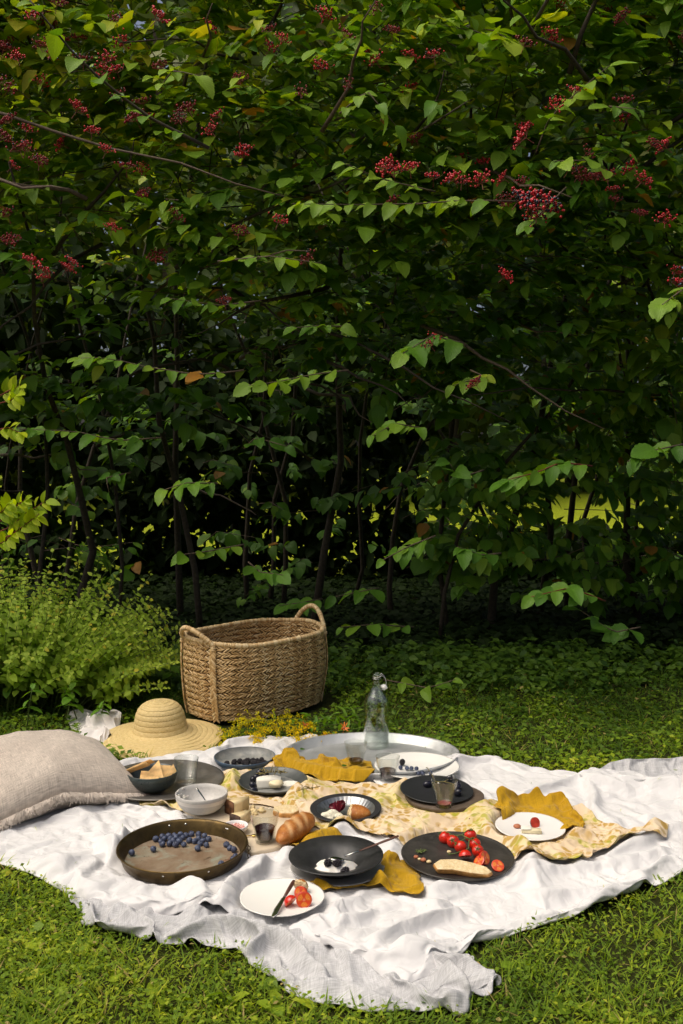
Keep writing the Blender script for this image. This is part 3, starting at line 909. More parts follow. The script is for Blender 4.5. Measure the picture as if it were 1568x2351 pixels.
# stems and branches
for k in range(26):
    bx_ = -2.6 + 5.2 * (k + rg.uniform(-.3, .3)) / 25; by_ = rg.uniform(6.0, 7.3)
    h = rg.uniform(2.4, 4.6); lean = rg.normal(0, .8); fw = rg.uniform(-1.6, .3)
    t = np.linspace(0, 1, 9)
    pts = np.stack([bx_ + lean * t ** 1.5 + .05 * np.sin(t * 9 + k), by_ + fw * t ** 2, -.05 + h * t], -1) + rg.normal(0, .02, (9, 3))
    SH(MB().tube(pts, np.linspace(rg.uniform(.012, .030), .005, 9), 7).obj("stem", M['bark']))
for k in range(95):
    px, pz = rg.uniform(-2.4, 2.4), rg.uniform(.9, 4.3)
    if .2 < px < 2.3 and pz < 1.2: continue
    py = front(np.array(px), np.array(pz)) + rg.uniform(.02, .6)
    ln = rg.uniform(.6, 1.5); an = rg.normal(-PI / 2, .9); rise = rg.normal(.15, .35)
    t = np.linspace(0, 1, 7)
    dx, dy = math.cos(an) * ln, abs(math.sin(an)) * -ln * .45
    pts = np.stack([px + dx * t + .03 * np.sin(t * 7 + k), py + dy * t, pz + ln * rise * t - .12 * t * t], -1) + rg.normal(0, .012, (7, 3))
    SH(MB().tube(pts, np.linspace(rg.uniform(.007, .014), .0025, 7), 5).obj("branch", M['bark'] if k % 3 else M['twig']))

# nearest leaves one by one
HMESH = []
for k in range(12):
    V, L, Q, T = HERO[k % 4]
    tone = (.15, .35, .5, .62, .75, .85)[k // 2] if k < 12 else .5
    HMESH.append(mesh_np("leaf", V, [Q, T], M['leaf'], True, {"luv": L, "rnd": np.full(len(V), tone)}))
HMESH.append(mesh_np("leaf", HERO[0][0], [HERO[0][2], HERO[0][3]], M['leaf'], True, {"luv": HERO[0][1], "rnd": np.full(len(HERO[0][0]), 1.0)}))
def frame(p, a, nrm, size):
    a = Vector(a).normalized(); s = a.cross(Vector(nrm)).normalized(); n = s.cross(a)
    return Matrix(((s.x * size, a.x * size, n.x * size, p[0]), (s.y * size, a.y * size, n.y * size, p[1]), (s.z * size, a.z * size, n.z * size, p[2]), (0, 0, 0, 1)))
nleaf = 0
rh = random.Random(12)
def hero(path, depth, n, size, tone, rad=.004, mat='twig', orange=()):
    """A twig through picture points with leaf pairs along it (n leaves); tone 0..5."""
    global nleaf
    P = np.array([deep(px, py, depth + (q if isinstance(depth, float) else 0)) for q, (px, py) in zip(np.linspace(.12, -.05, len(path)), path)])
    P[1:-1] += np.array([(rh.gauss(0, .012), rh.gauss(0, .05), rh.gauss(0, .018)) for _ in P[1:-1]]).reshape(-1, 3)
    dd = np.concatenate([[0], np.cumsum(np.linalg.norm(np.diff(P, axis=0), axis=1))])
    ev = lambda t: np.array([np.interp(t * dd[-1], dd, P[:, c]) for c in range(3)])
    t = np.linspace(0, 1, 8)
    SH(MB().tube([ev(a) for a in t], np.linspace(rad, rad * .4, 8), 5).obj("twig", M[mat]))
    for k in range(n):
        tt = min(1, .12 + .88 * (k // 2 * 2 + (k % 2) * .25 + .5 + rh.uniform(-.35, .35)) / max(1, n - .5)); last = k == n - 1
        p = ev(tt); dr = ev(min(1, tt + .02)) - ev(max(0, tt - .02)); dr = Vector(dr).normalized()
        sd = dr.cross(Vector((0, 0, 1))).normalized()
        if sd.y > 0: sd = -sd
        sg = 1 if k % 2 == 0 else -1
        ph = rh.gauss(.95, .42) if not last else rh.gauss(0, .2)
        a = dr * math.cos(ph) + sd * (sg * math.sin(ph)) + Vector((0, -.25, -rh.uniform(.15, .75) if sg > 0 or last else -rh.uniform(-.1, .3)))
        nr = Vector((rh.gauss(0, .45), -rh.uniform(.2, 1.1), 1.0))
        s = size * rh.uniform(.6, 1.3)
        me = HMESH[12] if k in orange else HMESH[min(11, max(0, int(tone * 2 - 1.2 + rh.choice((-2, -1, 0, 0, 1, 2)))))]
        o = link("leaf", me)
        o.parent = shrub
        o.matrix_world = frame(p + np.array(sd) * 0 + np.array((0, 0, rh.gauss(0, .006))), a, nr, s)
        o.matrix_parent_inverse = Matrix.Translation(shrub.location).inverted()
        o.matrix_basis = frame(p, a, nr, s)
        nleaf += 1
HEROES = [
    ([(1190, 462), (1080, 455), (960, 462), (820, 452), (670, 468)], 4.45, 22, .075, 4.2), ([(1000, 440), (880, 405), (790, 375)], 4.5, 9, .075, 4.4),
    ([(1300, 430), (1240, 470), (1215, 520)], 4.35, 7, .085, 4.0), ([(1230, 350), (1260, 260), (1330, 190), (1400, 150)], 4.5, 13, .09, 4.2),
    ([(1440, 260), (1400, 230), (1460, 250)], 4.55, 5, .085, 3.6), ([(1400, 400), (1350, 380), (1270, 370)], 4.5, 6, .08, 3.6),
    ([(560, 850), (460, 850), (330, 848), (240, 815), (185, 822)], 4.4, 19, .078, 3.8, .004, 'twig', (2, 3)),
    ([(800, 850), (720, 860), (640, 875), (570, 885)], 4.35, 13, .08, 3.6), ([(600, 690), (500, 695), (390, 685)], 4.5, 11, .072, 3.4),
    ([(800, 750), (740, 750), (680, 752)], 4.55, 7, .07, 3.2), ([(1070, 790), (990, 780), (925, 812)], 4.3, 9, .095, 2.8), ([(1080, 850), (1110, 870), (1040, 885)], 4.4, 7, .085, 4.6),
    ([(980, 985), (920, 980), (855, 1000)], 4.3, 9, .08, 3.2), ([(1110, 1080), (1060, 1090), (1030, 1060)], 4.4, 7, .08, 1.4),
    ([(1360, 1070), (1290, 1050), (1230, 1080), (1150, 1105)], 4.2, 12, .10, 2.2, .004, 'redstem'), ([(1568, 1020), (1500, 1030), (1440, 1060)], 4.1, 6, .105, 2.4),
    ([(1590, 650), (1555, 680), (1520, 700)], 4.0, 5, .11, 4.2), ([(500, 1110), (430, 1110), (360, 1130)], 4.3, 8, .085, 3.2),
    ([(560, 1250), (480, 1250), (405, 1275)], 4.35, 8, .085, 3.4), ([(570, 1290), (600, 1310), (650, 1320)], 4.4, 8, .085, 1.8),
    ([(1000, 1230), (940, 1250), (880, 1285)], 4.3, 7, .085, 2.8), ([(1150, 1270), (1100, 1260), (1050, 1255)], 4.4, 6, .085, 1.2),
    ([(1390, 1380), (1310, 1345), (1220, 1370)], 4.15, 11, .09, 2.0, .004, 'redstem'), ([(870, 1350), (820, 1360), (770, 1370)], 4.95, 5, .085, 2.4),
    ([(950, 1440), (860, 1430), (780, 1440)], 4.95, 9, .085, 2.6), ([(740, 1375), (690, 1385), (640, 1390)], 5.05, 6, .075, 1.6),
    ([(880, 1560), (985, 1575), (1045, 1560)], 4.5, 5, .07, 4.2), ([(1470, 1440), (1400, 1430), (1330, 1400)], 4.3, 7, .10, .6),
    ([(370, 1005), (270, 1010), (160, 985), (40, 985)], 4.5, 17, .08, 2.6), ([(560, 1030), (600, 1020), (660, 1025)], 4.5, 5, .075, 1.2), ([(300, 1085), (265, 1105), (250, 1130)], 4.5, 5, .08, 1.4),
    ([(480, 340), (330, 260), (190, 130), (60, -10)], 4.3, 14, .085, 3.2, .008, 'bark'), ([(360, 210), (410, 185), (480, 180)], 4.4, 6, .085, 4.4),
    ([(780, 260), (840, 230), (910, 290)], 4.5, 7, .085, 3.4), ([(500, 600), (620, 590), (740, 605)], 4.6, 8, .075, 3.6)]
for h in HEROES: hero(h[0], h[1] - (.40 if np.mean([q[1] for q in h[0]]) < 650 else .12 if np.mean([q[1] for q in h[0]]) < 920 else 0), *h[2:])

# berry clusters
def berry_mesh(seed, black=.06, n=46, red='berry'):
    r_ = random.Random(seed); b = MB()
    b.tube([(0, 0, -.05), (0, 0, -.015)], [.0018, .0014], 4, m=1, cap=False)
    for arm in range(7):
        an = arm * 2 * PI / 7 + r_.uniform(-.2, .2); ro = .030 if arm else .004
        hub = np.array((math.cos(an) * ro, math.sin(an) * ro, .006 - .01 * ro / .03))
        b.tube([(0, 0, -.015), hub], [.0012, .0009], 4, m=1, cap=False)
        for q in range(n // 7):
            p = hub + np.array((r_.gauss(0, .012), r_.gauss(0, .012), r_.uniform(.004, .02)))
            b.tube([hub, p], [.0007, .0005], 3, m=1, cap=False)
            b.ball(p, r_.uniform(.0036, .005), 7, 5, m=2 if r_.random() < black else 0, sc=(1, 1, 1.2))
    return b.mesh("berry_cluster", [M[red], M['redstem'], M['berry_black']])
M['berry_dark'] = plain('dark_red_berry', (.22, .008, .014), .3, var=.4, nsc=60, spec=.5)
BMS = [berry_mesh(k, (.02, .1, .25, .05)[k], (46, 30, 40, 60)[k], ('berry', 'berry_dark', 'berry', 'berry_dark')[k]) for k in range(4)] + [berry_mesh(9, .38, 90)]
BPOS = [(140, 90), (190, 135), (235, 165), (268, 160), (110, 40), (310, 270), (345, 268), (290, 380), (325, 388), (430, 245), (552, 180), (22, 200), (15, 490), (25, 552), (100, 622), (75, 600), (60, 340), (140, 330), (362, 590),
        (740, 150), (690, 210), (942, 130), (900, 70), (862, 15), (885, 385), (905, 392), (940, 385), (995, 405), (1040, 408), (1060, 415), (1105, 415), (1320, 208), (1200, 312), (1185, 330), (1280, 240), (1430, 230), (1350, 350), (1330, 400), (1365, 405), (1400, 400),
        (1410, 435), (1500, 330), (1525, 335), (1060, 362), (1112, 372), (905, 460), (1552, 622), (1560, 650), (1470, 490), (1525, 505), (1160, 632), (703, 592), (515, 692), (562, 342), (985, 790), (1000, 775), (40, 130), (210, 300), (245, 345), (180, 250), (480, 60), (620, 110), (90, 370), (30, 380), (1090, 880), (550, 532), (640, 505), (1200, 415), (20, 275)]
rb = random.Random(4)
BPOS += [(rb.uniform(-10, 1580), rb.uniform(-10, 480)) for _ in range(40)] + [(rb.uniform(-10, 420), rb.uniform(0, 640)) for _ in range(18)]
for k, (px, py) in enumerate(BPOS):
    lit = (px, py) in ((885, 385), (905, 392), (940, 385), (995, 405), (1040, 408), (1060, 415), (1105, 415), (1320, 208), (1200, 312), (1280, 240))
    dp = 4.02 if lit else rb.uniform(4.12, 4.5)
    o = link("berry_cluster", BMS[(0, 2)[k % 2] if lit else rb.randrange(4)]); SH(o)
    o.location = deep(px, py, dp); o.rotation_euler = (rb.gauss(.35, .35), rb.gauss(0, .35), rb.uniform(0, 6)); sc_ = rb.uniform(.8, 1.2) * (.95 if lit else .85); o.scale = (sc_,) * 3
for k, (px, py, s_) in enumerate([(1225, 462, 1.5), (1195, 455, 1.1), (1260, 470, 1.2), (1230, 492, 1.1)]):
    o = SH(link("berry_cluster", BMS[4])); o.location = deep(px, py, 3.9 + .02 * k); o.rotation_euler = (.7, 0, k); o.scale = (s_,) * 3

# dark thicket behind, on the left, and trees beyond the lawn
def leaf_mass(n, fn, tm, mat, size, rg, name="foliage", parent=None):
    p = fn(n)
    a = unit(rg.normal(0, 1, (len(p), 3)) + np.array((0, 0, -.5))); nn = np.array((0, 0, 1.0)) + rg.normal(0, .6, (len(p), 3))
    return tag(cloud_obj(name, [cloud(tm, p, a, nn, rg.uniform(*size, len(p)), rg.random(len(p)))], mat), kind="stuff")
th = thing("shade_thicket", "dense thicket with shade put into its leaf colour behind the left half of the viburnum", "thicket", (-2.4, 8.6, 0))
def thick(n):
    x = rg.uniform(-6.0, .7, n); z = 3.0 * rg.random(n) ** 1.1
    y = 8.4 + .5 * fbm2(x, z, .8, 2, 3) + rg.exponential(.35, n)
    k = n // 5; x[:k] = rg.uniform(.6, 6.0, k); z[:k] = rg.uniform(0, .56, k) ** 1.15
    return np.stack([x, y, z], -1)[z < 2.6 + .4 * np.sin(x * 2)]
o = leaf_mass(15000, thick, T_SMALL, M['leaf_shade'], (.11, .19), rg); o.parent = th; o.matrix_parent_inverse = Matrix.Translation(th.location).inverted()
for k in range(9):
    xx = -5.6 + .66 * k; t = np.linspace(0, 1, 6)
    o = MB().tube(np.stack([xx + .2 * t * math.sin(k), 8.9 + .1 * t, 2.6 * t - .05], -1), np.linspace(.04, .01, 6), 6).obj("stem", M['bark']); o.parent = th; o.matrix_parent_inverse = Matrix.Translation(th.location).inverted()

wd, tk = [], MB()
for k in range(26):
    tx, ty = -17 + 34 * ((k * 7) % 26) / 25 + rg.normal(0, .5), 21 + 4.5 * (k % 4) + rg.normal(0, .8)
    hh, cr = rg.uniform(12, 16) + .3 * (ty - 20), rg.uniform(2.6, 3.8)
    t = np.linspace(0, 1, 6)
    tk.tube(np.stack([tx + .2 * np.sin(t * 3 + k), ty + .1 * t, hh * .8 * t - .05], -1), np.linspace(.18, .03, 6), 7)
    q = unit(rg.normal(0, 1, (2600, 3))) * (rg.random((2600, 1)) ** .4) * np.array((cr, cr, hh * .44)); q[:, 2] += hh * .57
    q = q[fbm2(q[:, 0] + tx, q[:, 2] + q[:, 1] * .5, .9, 2, k) > -.3]; q[:, 0] += tx; q[:, 1] += ty
    wd.append(q)
for k in range(30):
    q = unit(rg.normal(0, 1, (420, 3))) * (rg.random((420, 1)) ** .4) * np.array((2.2, 1.2, 2.4)) + np.array((-20 + 40 * k / 29, 27 + rg.normal(0, .8), 1.9))
    wd.append(q)
for k in range(44):                      # unseen leaf ring added behind the viewer to block low sky light
    an = R(175 + 190 * k / 43); r_ = 11.5 + rg.normal(0, .8)
    q = unit(rg.normal(0, 1, (700, 3))) * (rg.random((700, 1)) ** .4) * np.array((1.9, 1.9, 2.6)) + np.array((r_ * math.cos(an), r_ * math.sin(an), 2.5 + rg.normal(0, .4)))
    wd.append(q)
wd = np.concatenate(wd)
tw_ = thing("far_wood", "yellow-green wood beyond the lawn, seen in bright specks through the shrub, with an added unseen leaf ring behind the viewer", "wood", (0, 24, 0)); tw_["kind"] = "stuff"
for o in (leaf_mass(0, lambda n: wd, T_SMALL, M['tree_leaf'], (.30, .55), rg, "crowns"), tag(tk.obj("trunks", M['bark']), kind="stuff")):
    o.parent = tw_; o.matrix_parent_inverse = Matrix.Translation(tw_.location).inverted()

# ------------------------------------------------------------------ lawn plants
er = 1 - dil((1 - COVER.astype(float)), 2) > .5        # covered and at least 2 cm from the edge
def open_ground(x, y):
    i = np.clip(np.round((x - HX0) / HRES).astype(int), 0, HN - 1); j = np.clip(np.round((y - HY0) / HRES).astype(int), 0, HM - 1)
    inb = (x > HX0) & (x < HX0 + HN * HRES) & (y > HY0) & (y < HY0 + HM * HRES)
    return ~(inb & er[j, i]) & ~inside(x, y, PILL)
def scatter(n, x0, x1, y0, y1, dens=None):
    x = rg.uniform(x0, x1, n); y = rg.uniform(y0, y1, n)
    k = open_ground(x, y) & (np.abs(x) < .36 * y + .55)
    bdx, bdy = x + .388, y - 4.44
    k &= np.hypot(bdx * .755 + bdy * .656, (-bdx * .656 + bdy * .755) * 1.35) > .43
    if dens is not None: k &= rg.random(n) < dens(x, y)
    return x[k], y[k]
def gz(x, y):
    inb = (x > HX0) & (x < HX0 + HN * HRES) & (y > HY0) & (y < HY0 + HM * HRES)
    return np.where(inb, samp(BASE, x, y) - .006, .008)
T_CLOV = leaf_shape(1, 1, .62, .25, .12)
T_BLADE = leaf_shape(2, 1, .075, .3, .45, tip=.6, base=.25)
parts = []
far_d = lambda x, y: np.clip((5.75 + .25 * fbm2(x, y, 1.5, 2, 3) - y) / .6, .04, 1)
def clump(x, y): return .5 + .5 * np.clip(fbm2(x, y, 5.5, 3, 9.0), -1, 1)
for (n, x0, x1, y0, y1, s0, s1, hmax, tm, kind) in (
        (62000, -1.9, 1.9, 1.75, 3.2, .008, .016, .036, T_CLOV, 'c'), (62000, -1.9, 1.9, 1.75, 3.2, .026, .058, .0, T_BLADE, 'b'), (700, -1.9, 1.9, 1.75, 3.2, .028, .055, .03, T_MID, 'c'),
        (50000, -2.6, 2.8, 3.2, 6.1, .014, .032, .048, T_CLOV, 'c'), (70000, -2.6, 2.8, 3.2, 6.1, .03, .062, .0, T_BLADE, 'b')):
    x, y = scatter(n, x0, x1, y0, y1, lambda x, y: far_d(x, y) * np.clip(.86 + .6 * fbm2(x, y, 2.6, 3, 21.0), .42, 1))
    cl = clump(x, y)
    N = len(x)
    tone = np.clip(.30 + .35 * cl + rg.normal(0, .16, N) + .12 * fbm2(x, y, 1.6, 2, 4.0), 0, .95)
    tone = np.clip(tone - .36 * np.clip((y - 3.5) / .8, 0, 1), 0, .95)  # shade towards the shrub put into the grass tone
    tone = np.where(rg.random(N) < (.05 if kind == 'b' else .012), 1.0, tone)
    a = rg.uniform(0, 2 * PI, N)
    if kind == 'c':
        h = gz(x, y) + rg.random(N) ** .7 * hmax * (.45 + .8 * cl)
        ax = np.stack([np.cos(a), np.sin(a), rg.normal(.1, .3, N)], -1); nn = np.array((0, -.15, 1.0)) + rg.normal(0, .38, (N, 3))
    else:
        h = gz(x, y) - .003
        ax = np.stack([np.cos(a) * rg.uniform(.2, 1.1, N), np.sin(a) * rg.uniform(.2, 1.1, N), np.ones(N)], -1); nn = np.stack([-np.cos(a), -np.sin(a), np.full(N, .6)], -1)
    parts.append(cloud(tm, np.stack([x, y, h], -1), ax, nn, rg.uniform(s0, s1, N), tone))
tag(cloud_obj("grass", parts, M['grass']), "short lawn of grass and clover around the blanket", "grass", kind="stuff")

# ground cover of seedlings at the foot of the shrub
x = rg.uniform(-2.6, 2.7, 5200); y = rg.uniform(4.75, 6.6, 5200)
k = (rg.random(5200) < np.clip(.55 + .6 * fbm2(x, y, 1.8, 2, 6) - np.clip(y - 5.5, 0, 2) * .5, 0, 1)) & (np.hypot(x + .39, y - 4.56) > .42)
x, y = x[k], y[k]; N = len(x); h = rg.uniform(.03, .13, N) * (1 - .35 * (y > 5.6))
pos, ax, nn, sz, tn = [], [], [], [], []
for q in range(6):
    a = q * PI / 3 + rg.uniform(0, 1, N); f = .55 + .45 * (q % 3) / 2
    pos.append(np.stack([x, y, h * f], -1)); ax.append(np.stack([np.cos(a), np.sin(a), rg.normal(-.1, .25, N)], -1)); nn.append(np.array((0, -.2, 1.0)) + rg.normal(0, .25, (N, 3))); sz.append(rg.uniform(.028, .058, N)); tn.append(rg.random(N))
tag(cloud_obj("ground_cover", [cloud(T_SMALL, *[np.concatenate(q) for q in (pos, ax, nn, sz, tn)])], M['cover']), "low leafy seedlings carpeting the ground at the foot of the shrub", "ground cover", kind="stuff")

# ivy over the bare soil under the shrub
x = rg.uniform(-3.2, 3.4, 6500); y = rg.uniform(5.6, 8.6, 6500); N = 6500
pos, ax, nn, sz, tn = [], [], [], [], []
for q in range(4):
    a = rg.uniform(0, 2 * PI, N)
    pos.append(np.stack([x + rg.normal(0, .04, N), y + rg.normal(0, .04, N), rg.uniform(.02, .13, N)], -1)); ax.append(np.stack([np.cos(a), np.sin(a), rg.normal(0, .3, N)], -1)); nn.append(np.array((0, -.3, 1.0)) + rg.normal(0, .35, (N, 3))); sz.append(rg.uniform(.04, .08, N)); tn.append(rg.random(N))
tag(cloud_obj("ivy", [cloud(T_SMALL, *[np.concatenate(q) for q in (pos, ax, nn, sz, tn)])], M['leaf_shade']), "ivy with shade put into its leaf colour, covering the soil beneath the shrub", "ivy", kind="stuff")

# nettles among the weeds on the left: every plant with its leaves
NM = [mesh_np("leaf", t[0], [t[2], t[3]], M['nettle'], True, {"luv": t[1], "rnd": np.full(len(t[0]), q)}) for t, q in ((leaf_shape(7, 1, .6, .2, .25, .09), .2), (leaf_shape(7, 1, .64, .25, .3, .09), .5), (leaf_shape(7, 1, .58, .15, .2, .09), .85))]
rn = random.Random(31)
for (px, py, hgt, where) in [(60, 1690, .22, "behind the middle of the pillow"), (150, 1678, .20, "behind the right shoulder of the pillow"), (14, 1655, .28, "at the left edge of the picture above the pillow"), (118, 1640, .24, "under the right side of the herb bush"), (182, 1668, .18, "at the left end of the bunched cloth"), (230, 1672, .14, "with leaves hanging over the bunched cloth"), (272, 1622, .20, "between the bunched cloth and the hat crown"), (392, 1598, .19, "close against the left end of the basket"), (345, 1588, .20, "midway between the herb bush and the basket")]:
    bx_, by_, _ = at(px, py, 0)
    t = thing("nettle_plant", "toothed green weed growing " + where, "weed", (bx_, by_, 0), rn.uniform(0, 6), "toothed weeds in the undergrowth")
    lx, ly = rn.gauss(0, .04), rn.gauss(-.02, .04)
    MB().tube([(0, 0, 0), (lx * .4, ly * .4, hgt * .5), (lx, ly, hgt)], [.003, .0025, .0012], 5).obj("stem", M['greenstem'], t)
    npair = 4
    for k in range(npair):
        f = .4 + .6 * (k + 1) / npair
        for sg in (0, 1):
            a = k * PI / 2 + sg * PI + rn.gauss(0, .2)
            o = link("leaf", rn.choice(NM), t)
            o.matrix_basis = frame((lx * f * f, ly * f * f, hgt * f), (math.cos(a), math.sin(a), rn.uniform(-.5, .1)), (rn.gauss(0, .2), rn.gauss(0, .2), 1), rn.uniform(.04, .06) * (1.1 - .35 * (k == npair - 1)))

# lemon balm bush on the left
balm = thing("lemon_balm_bush", "bushy light green herb with many small leaves on thin stems, left of the basket", "bush", (-1.55, 4.55, 0))
BI = Matrix.Translation(balm.location).inverted()
stm = MB(); pos, ax, nn, sz, tn = [], [], [], [], []
rgb = np.random.default_rng(77)
ends = [(606 / 3.571, 1222), (690 / 3.571 + 8, 1228), (130, 1270), (235, 1280), (270, 1282), (345, 1315), (350, 1345), (385, 1395), (25, 1240), (60, 1280), (280, 1310), (5, 1200), (300, 1330)]
ends = [deep(170, 1222, 4.55), deep(203, 1232, 4.55), deep(122, 1265, 4.5), deep(235, 1272, 4.5), deep(268, 1278, 4.5), deep(348, 1318, 4.4), deep(340, 1372, 4.35), deep(388, 1395, 4.4), deep(20, 1225, 4.5), deep(62, 1272, 4.5), deep(278, 1310, 4.4), deep(-20, 1190, 4.5), deep(345, 1440, 4.3)]
for k in range(520):
    if k < len(ends): e = ends[k]
    else:
        u_, v_ = rgb.uniform(-1, 1), rgb.uniform(-1, 1)
        e = np.array((-1.55 + .85 * u_, 4.50 + .42 * v_, (.72 - .26 * u_ * u_ - .12 * v_ * v_ - .06 * u_) * rgb.uniform(.5, 1.02)))
    b_ = np.array((-1.62 + .45 * (e[0] + 1.62) + rgb.normal(0, .08), 4.62 + .45 * (e[1] - 4.55) + rgb.normal(0, .06), 0.0))
    mid = (b_ + e) / 2 + np.array((.08 * (e[0] + 1.62) * -1, 0, .06))
    t = np.linspace(0, 1, 7)[:, None]
    pts = (1 - t) ** 2 * b_ + 2 * t * (1 - t) * mid + t ** 2 * e
    stm.tube(pts[::2], [.0028, .0022, .0018, .001], 3, cap=False)
    nk = 13
    for q in range(nk):
        f = .32 + .68 * (q + .8) / nk
        p = (1 - f) ** 2 * b_ + 2 * f * (1 - f) * mid + f ** 2 * e
        dr = unit(2 * (1 - f) * (mid - b_) + 2 * f * (e - mid))
        s1 = unit(np.cross(dr, (0.3, -1, .2))); s2 = np.cross(dr, s1)
        for sg in (-1, 1):
            sd_ = (s1 if q % 2 else s2) * sg
            pos.append(p); ax.append(sd_ + dr * .45 + rgb.normal(0, .2, 3)); nn.append(dr * .5 + np.array((0, -.55, .8)) + rgb.normal(0, .25, 3))
            sz.append(rgb.uniform(.027, .042) * (1.25 - .62 * f) * (1.35 if f < .7 else 1)); tn.append(np.clip(.25 + .45 * f + rgb.normal(0, .15), 0, .96))
        if q > 8 and rgb.random() < .12: tn[-1] = 1.0
o = tag(cloud_obj("foliage", [cloud(T_SMALL, np.array(pos), np.array(ax), np.array(nn), np.array(sz), np.array(tn))], M['balm']), kind="stuff"); o.parent = balm; o.matrix_parent_inverse = BI
o = tag(stm.obj("stems", M['greenstem']), kind="stuff"); o.parent = balm; o.matrix_parent_inverse = BI

# yellow-green sprays reaching in at the left edge
ys_ = thing("golden_shrub", "bright yellow-green leafy sprays reaching in at the left edge above the herb bush", "shrub", (-1.75, 4.5, 0))
YI = Matrix.Translation(ys_.location).inverted()
YM = [mesh_np("leaf", t[0], [t[2], t[3]], M['yleaf'], True, {"luv": t[1], "rnd": np.full(len(t[0]), q)}) for t, q in ((leaf_shape(4, 1, .5, .2, .2), .2), (leaf_shape(4, 1, .54, .15, .12), .6), (leaf_shape(4, 1, .48, .2, .25), .95))]
ry = random.Random(8)
root = np.array((-2.05, 4.65, 0))
o = MB().tube([root, root + (0, 0, .6), root + (.05, -.05, 1.15), root + (.1, -.1, 1.6)], [.012, .010, .007, .004], 6).obj("stem", M['twig']); o.parent = ys_; o.matrix_parent_inverse = YI
for path, n in [([(-60, 1240), (0, 1215), (50, 1180), (105, 1150)], 13), ([(-60, 1225), (-10, 1190), (30, 1160), (60, 1145)], 12), ([(-60, 1260), (0, 1235), (50, 1205), (90, 1180)], 12), ([(-60, 1200), (-10, 1175), (20, 1155)], 9), ([(-60, 1265), (-10, 1250), (30, 1225)], 9), ([(-50, 910), (0, 895), (50, 884)], 9), ([(-50, 925), (10, 915), (40, 905)], 7), ([(-60, 990), (0, 980), (50, 995)], 8), ([(-50, 1545), (0, 1535), (25, 1548)], 5)]:
    P = np.array([deep(px, py, 4.2) for px, py in path]); P[:, 1] += np.linspace(.2, 0, len(P))
    o = MB().tube(P, np.linspace(.004, .0015, len(P)), 5).obj("twig", M['redstem']); o.parent = ys_; o.matrix_parent_inverse = YI
    dd = np.linspace(0, 1, len(P))
    for k in range(n):
        f = min(1, .2 + .8 * (k // 2 + 1) / (n // 2 + .5)); p = np.array([np.interp(f, dd, P[:, c]) for c in range(3)])
        dr = Vector(P[-1] - P[0]).normalized(); sd_ = dr.cross(Vector((0, 1, 0))).normalized()
        a = dr * .75 + sd_ * (1 if k % 2 else -1) * (0 if k == n - 1 else .8) + Vector((0, ry.gauss(-.1, .2), ry.gauss(-.1, .15)))
        o = link("leaf", ry.choice(YM)); o.parent = ys_; o.matrix_parent_inverse = YI
        o.matrix_basis = frame(p, a, (ry.gauss(0, .3), -.8, .8 + ry.gauss(0, .2)), ry.uniform(.05, .075))
# ------------------------------------------------------------------ dish materials
def metal(name, c0, c1, rough=(.3, .6), metallic=1.0, sc=12, spots=None, bump=.15):
    m = Mat(name); o = m.obj()
    f = m.noise(o, sc, 6, .65, .6); f2 = m.noise(o, sc * 5, 5, .6)
    col = m.ramp(f, [(.32, c0), (.68, c1)])
    if spots:
        for c, s_, lo, hi in spots: col = m.mix(m.ramp(m.noise(o, s_, 5, .7, .5), [(lo, 0), (hi, .85)]), col, c)
    m.set(Base_Color=col, Metallic=metallic, Roughness=m.ramp(f2, [(.3, rough[0]), (.7, rough[1])]))
    m.bump(f2, bump, .001)
    return m.m
M['galv'] = metal('galvanised_metal', (.55, .56, .57), (.72, .73, .74), (.35, .55), .75, 7)
M['pewter'] = metal('dark_pewter', (.13, .12, .108), (.23, .215, .195), (.4, .65), .7, 9, [((.05, .04, .03), 30, .58, .7)])
M['copper_wall'] = metal('tarnished_brass', (.085, .055, .020), (.15, .10, .038), (.32, .5), .85, 14, [((.05, .035, .018), 25, .55, .7)])
M['copper_floor'] = metal('patina_floor', (.19, .115, .065), (.34, .27, .19), (.45, .7), .25, 9, [((.30, .33, .26), 16, .52, .68), ((.05, .025, .012), 22, .62, .68), ((.20, .07, .03), 11, .58, .72)])
M['black_iron'] = metal('black_iron', (.030, .030, .031), (.055, .055, .057), (.28, .48), .4, 20)
M['black_stone'] = plain('black_glaze', (.022, .023, .026), .42, var=.2, nsc=80)
M['tin'] = metal('tinned_steel', (.20, .205, .21), (.42, .425, .43), (.25, .45), .9, 20)
M['tin_rim'] = metal('blackened_tin', (.03, .03, .032), (.05, .05, .055), (.4, .6), .4, 30)
M['baking'] = metal('worn_baking_tray', (.040, .037, .035), (.085, .078, .070), (.35, .6), .5, 14, [((.12, .10, .08), 40, .60, .75)])
M['grey_glaze'] = metal('grey_glaze', (.060, .066, .066), (.11, .118, .115), (.3, .5), .25, 12)
M['cream_glaze'] = plain('cream_glaze', (.84, .825, .78), .25, var=.03, nsc=8)
M['white_glaze'] = plain('white_glaze', (.80, .785, .765), .25, var=.03, nsc=8)
M['teal'] = metal('teal_glaze', (.022, .034, .036), (.060, .078, .078), (.25, .4), .0, 18, [((.10, .12, .11), 160, .60, .70)], .05)
M['blue'] = plain('slate_blue_glaze', (.05, .085, .135), .4, var=.25, nsc=20)
M['bowl_floor'] = metal('mottled_grey_glaze', (.16, .17, .17), (.33, .32, .29), (.35, .55), .0, 30)
M['speck_grey'] = metal('speckled_stoneware', (.47, .455, .43), (.56, .54, .515), (.4, .55), .0, 120, [((.28, .26, .23), 260, .62, .70)], .05)
M['unglazed'] = plain('white_band', (.74, .70, .65), .5, var=.03)
M['marble'] = metal('cream_marble', (.62, .50, .35), (.74, .63, .47), (.35, .5), .0, 7, [((.42, .31, .19), 10, .60, .74)], .03)
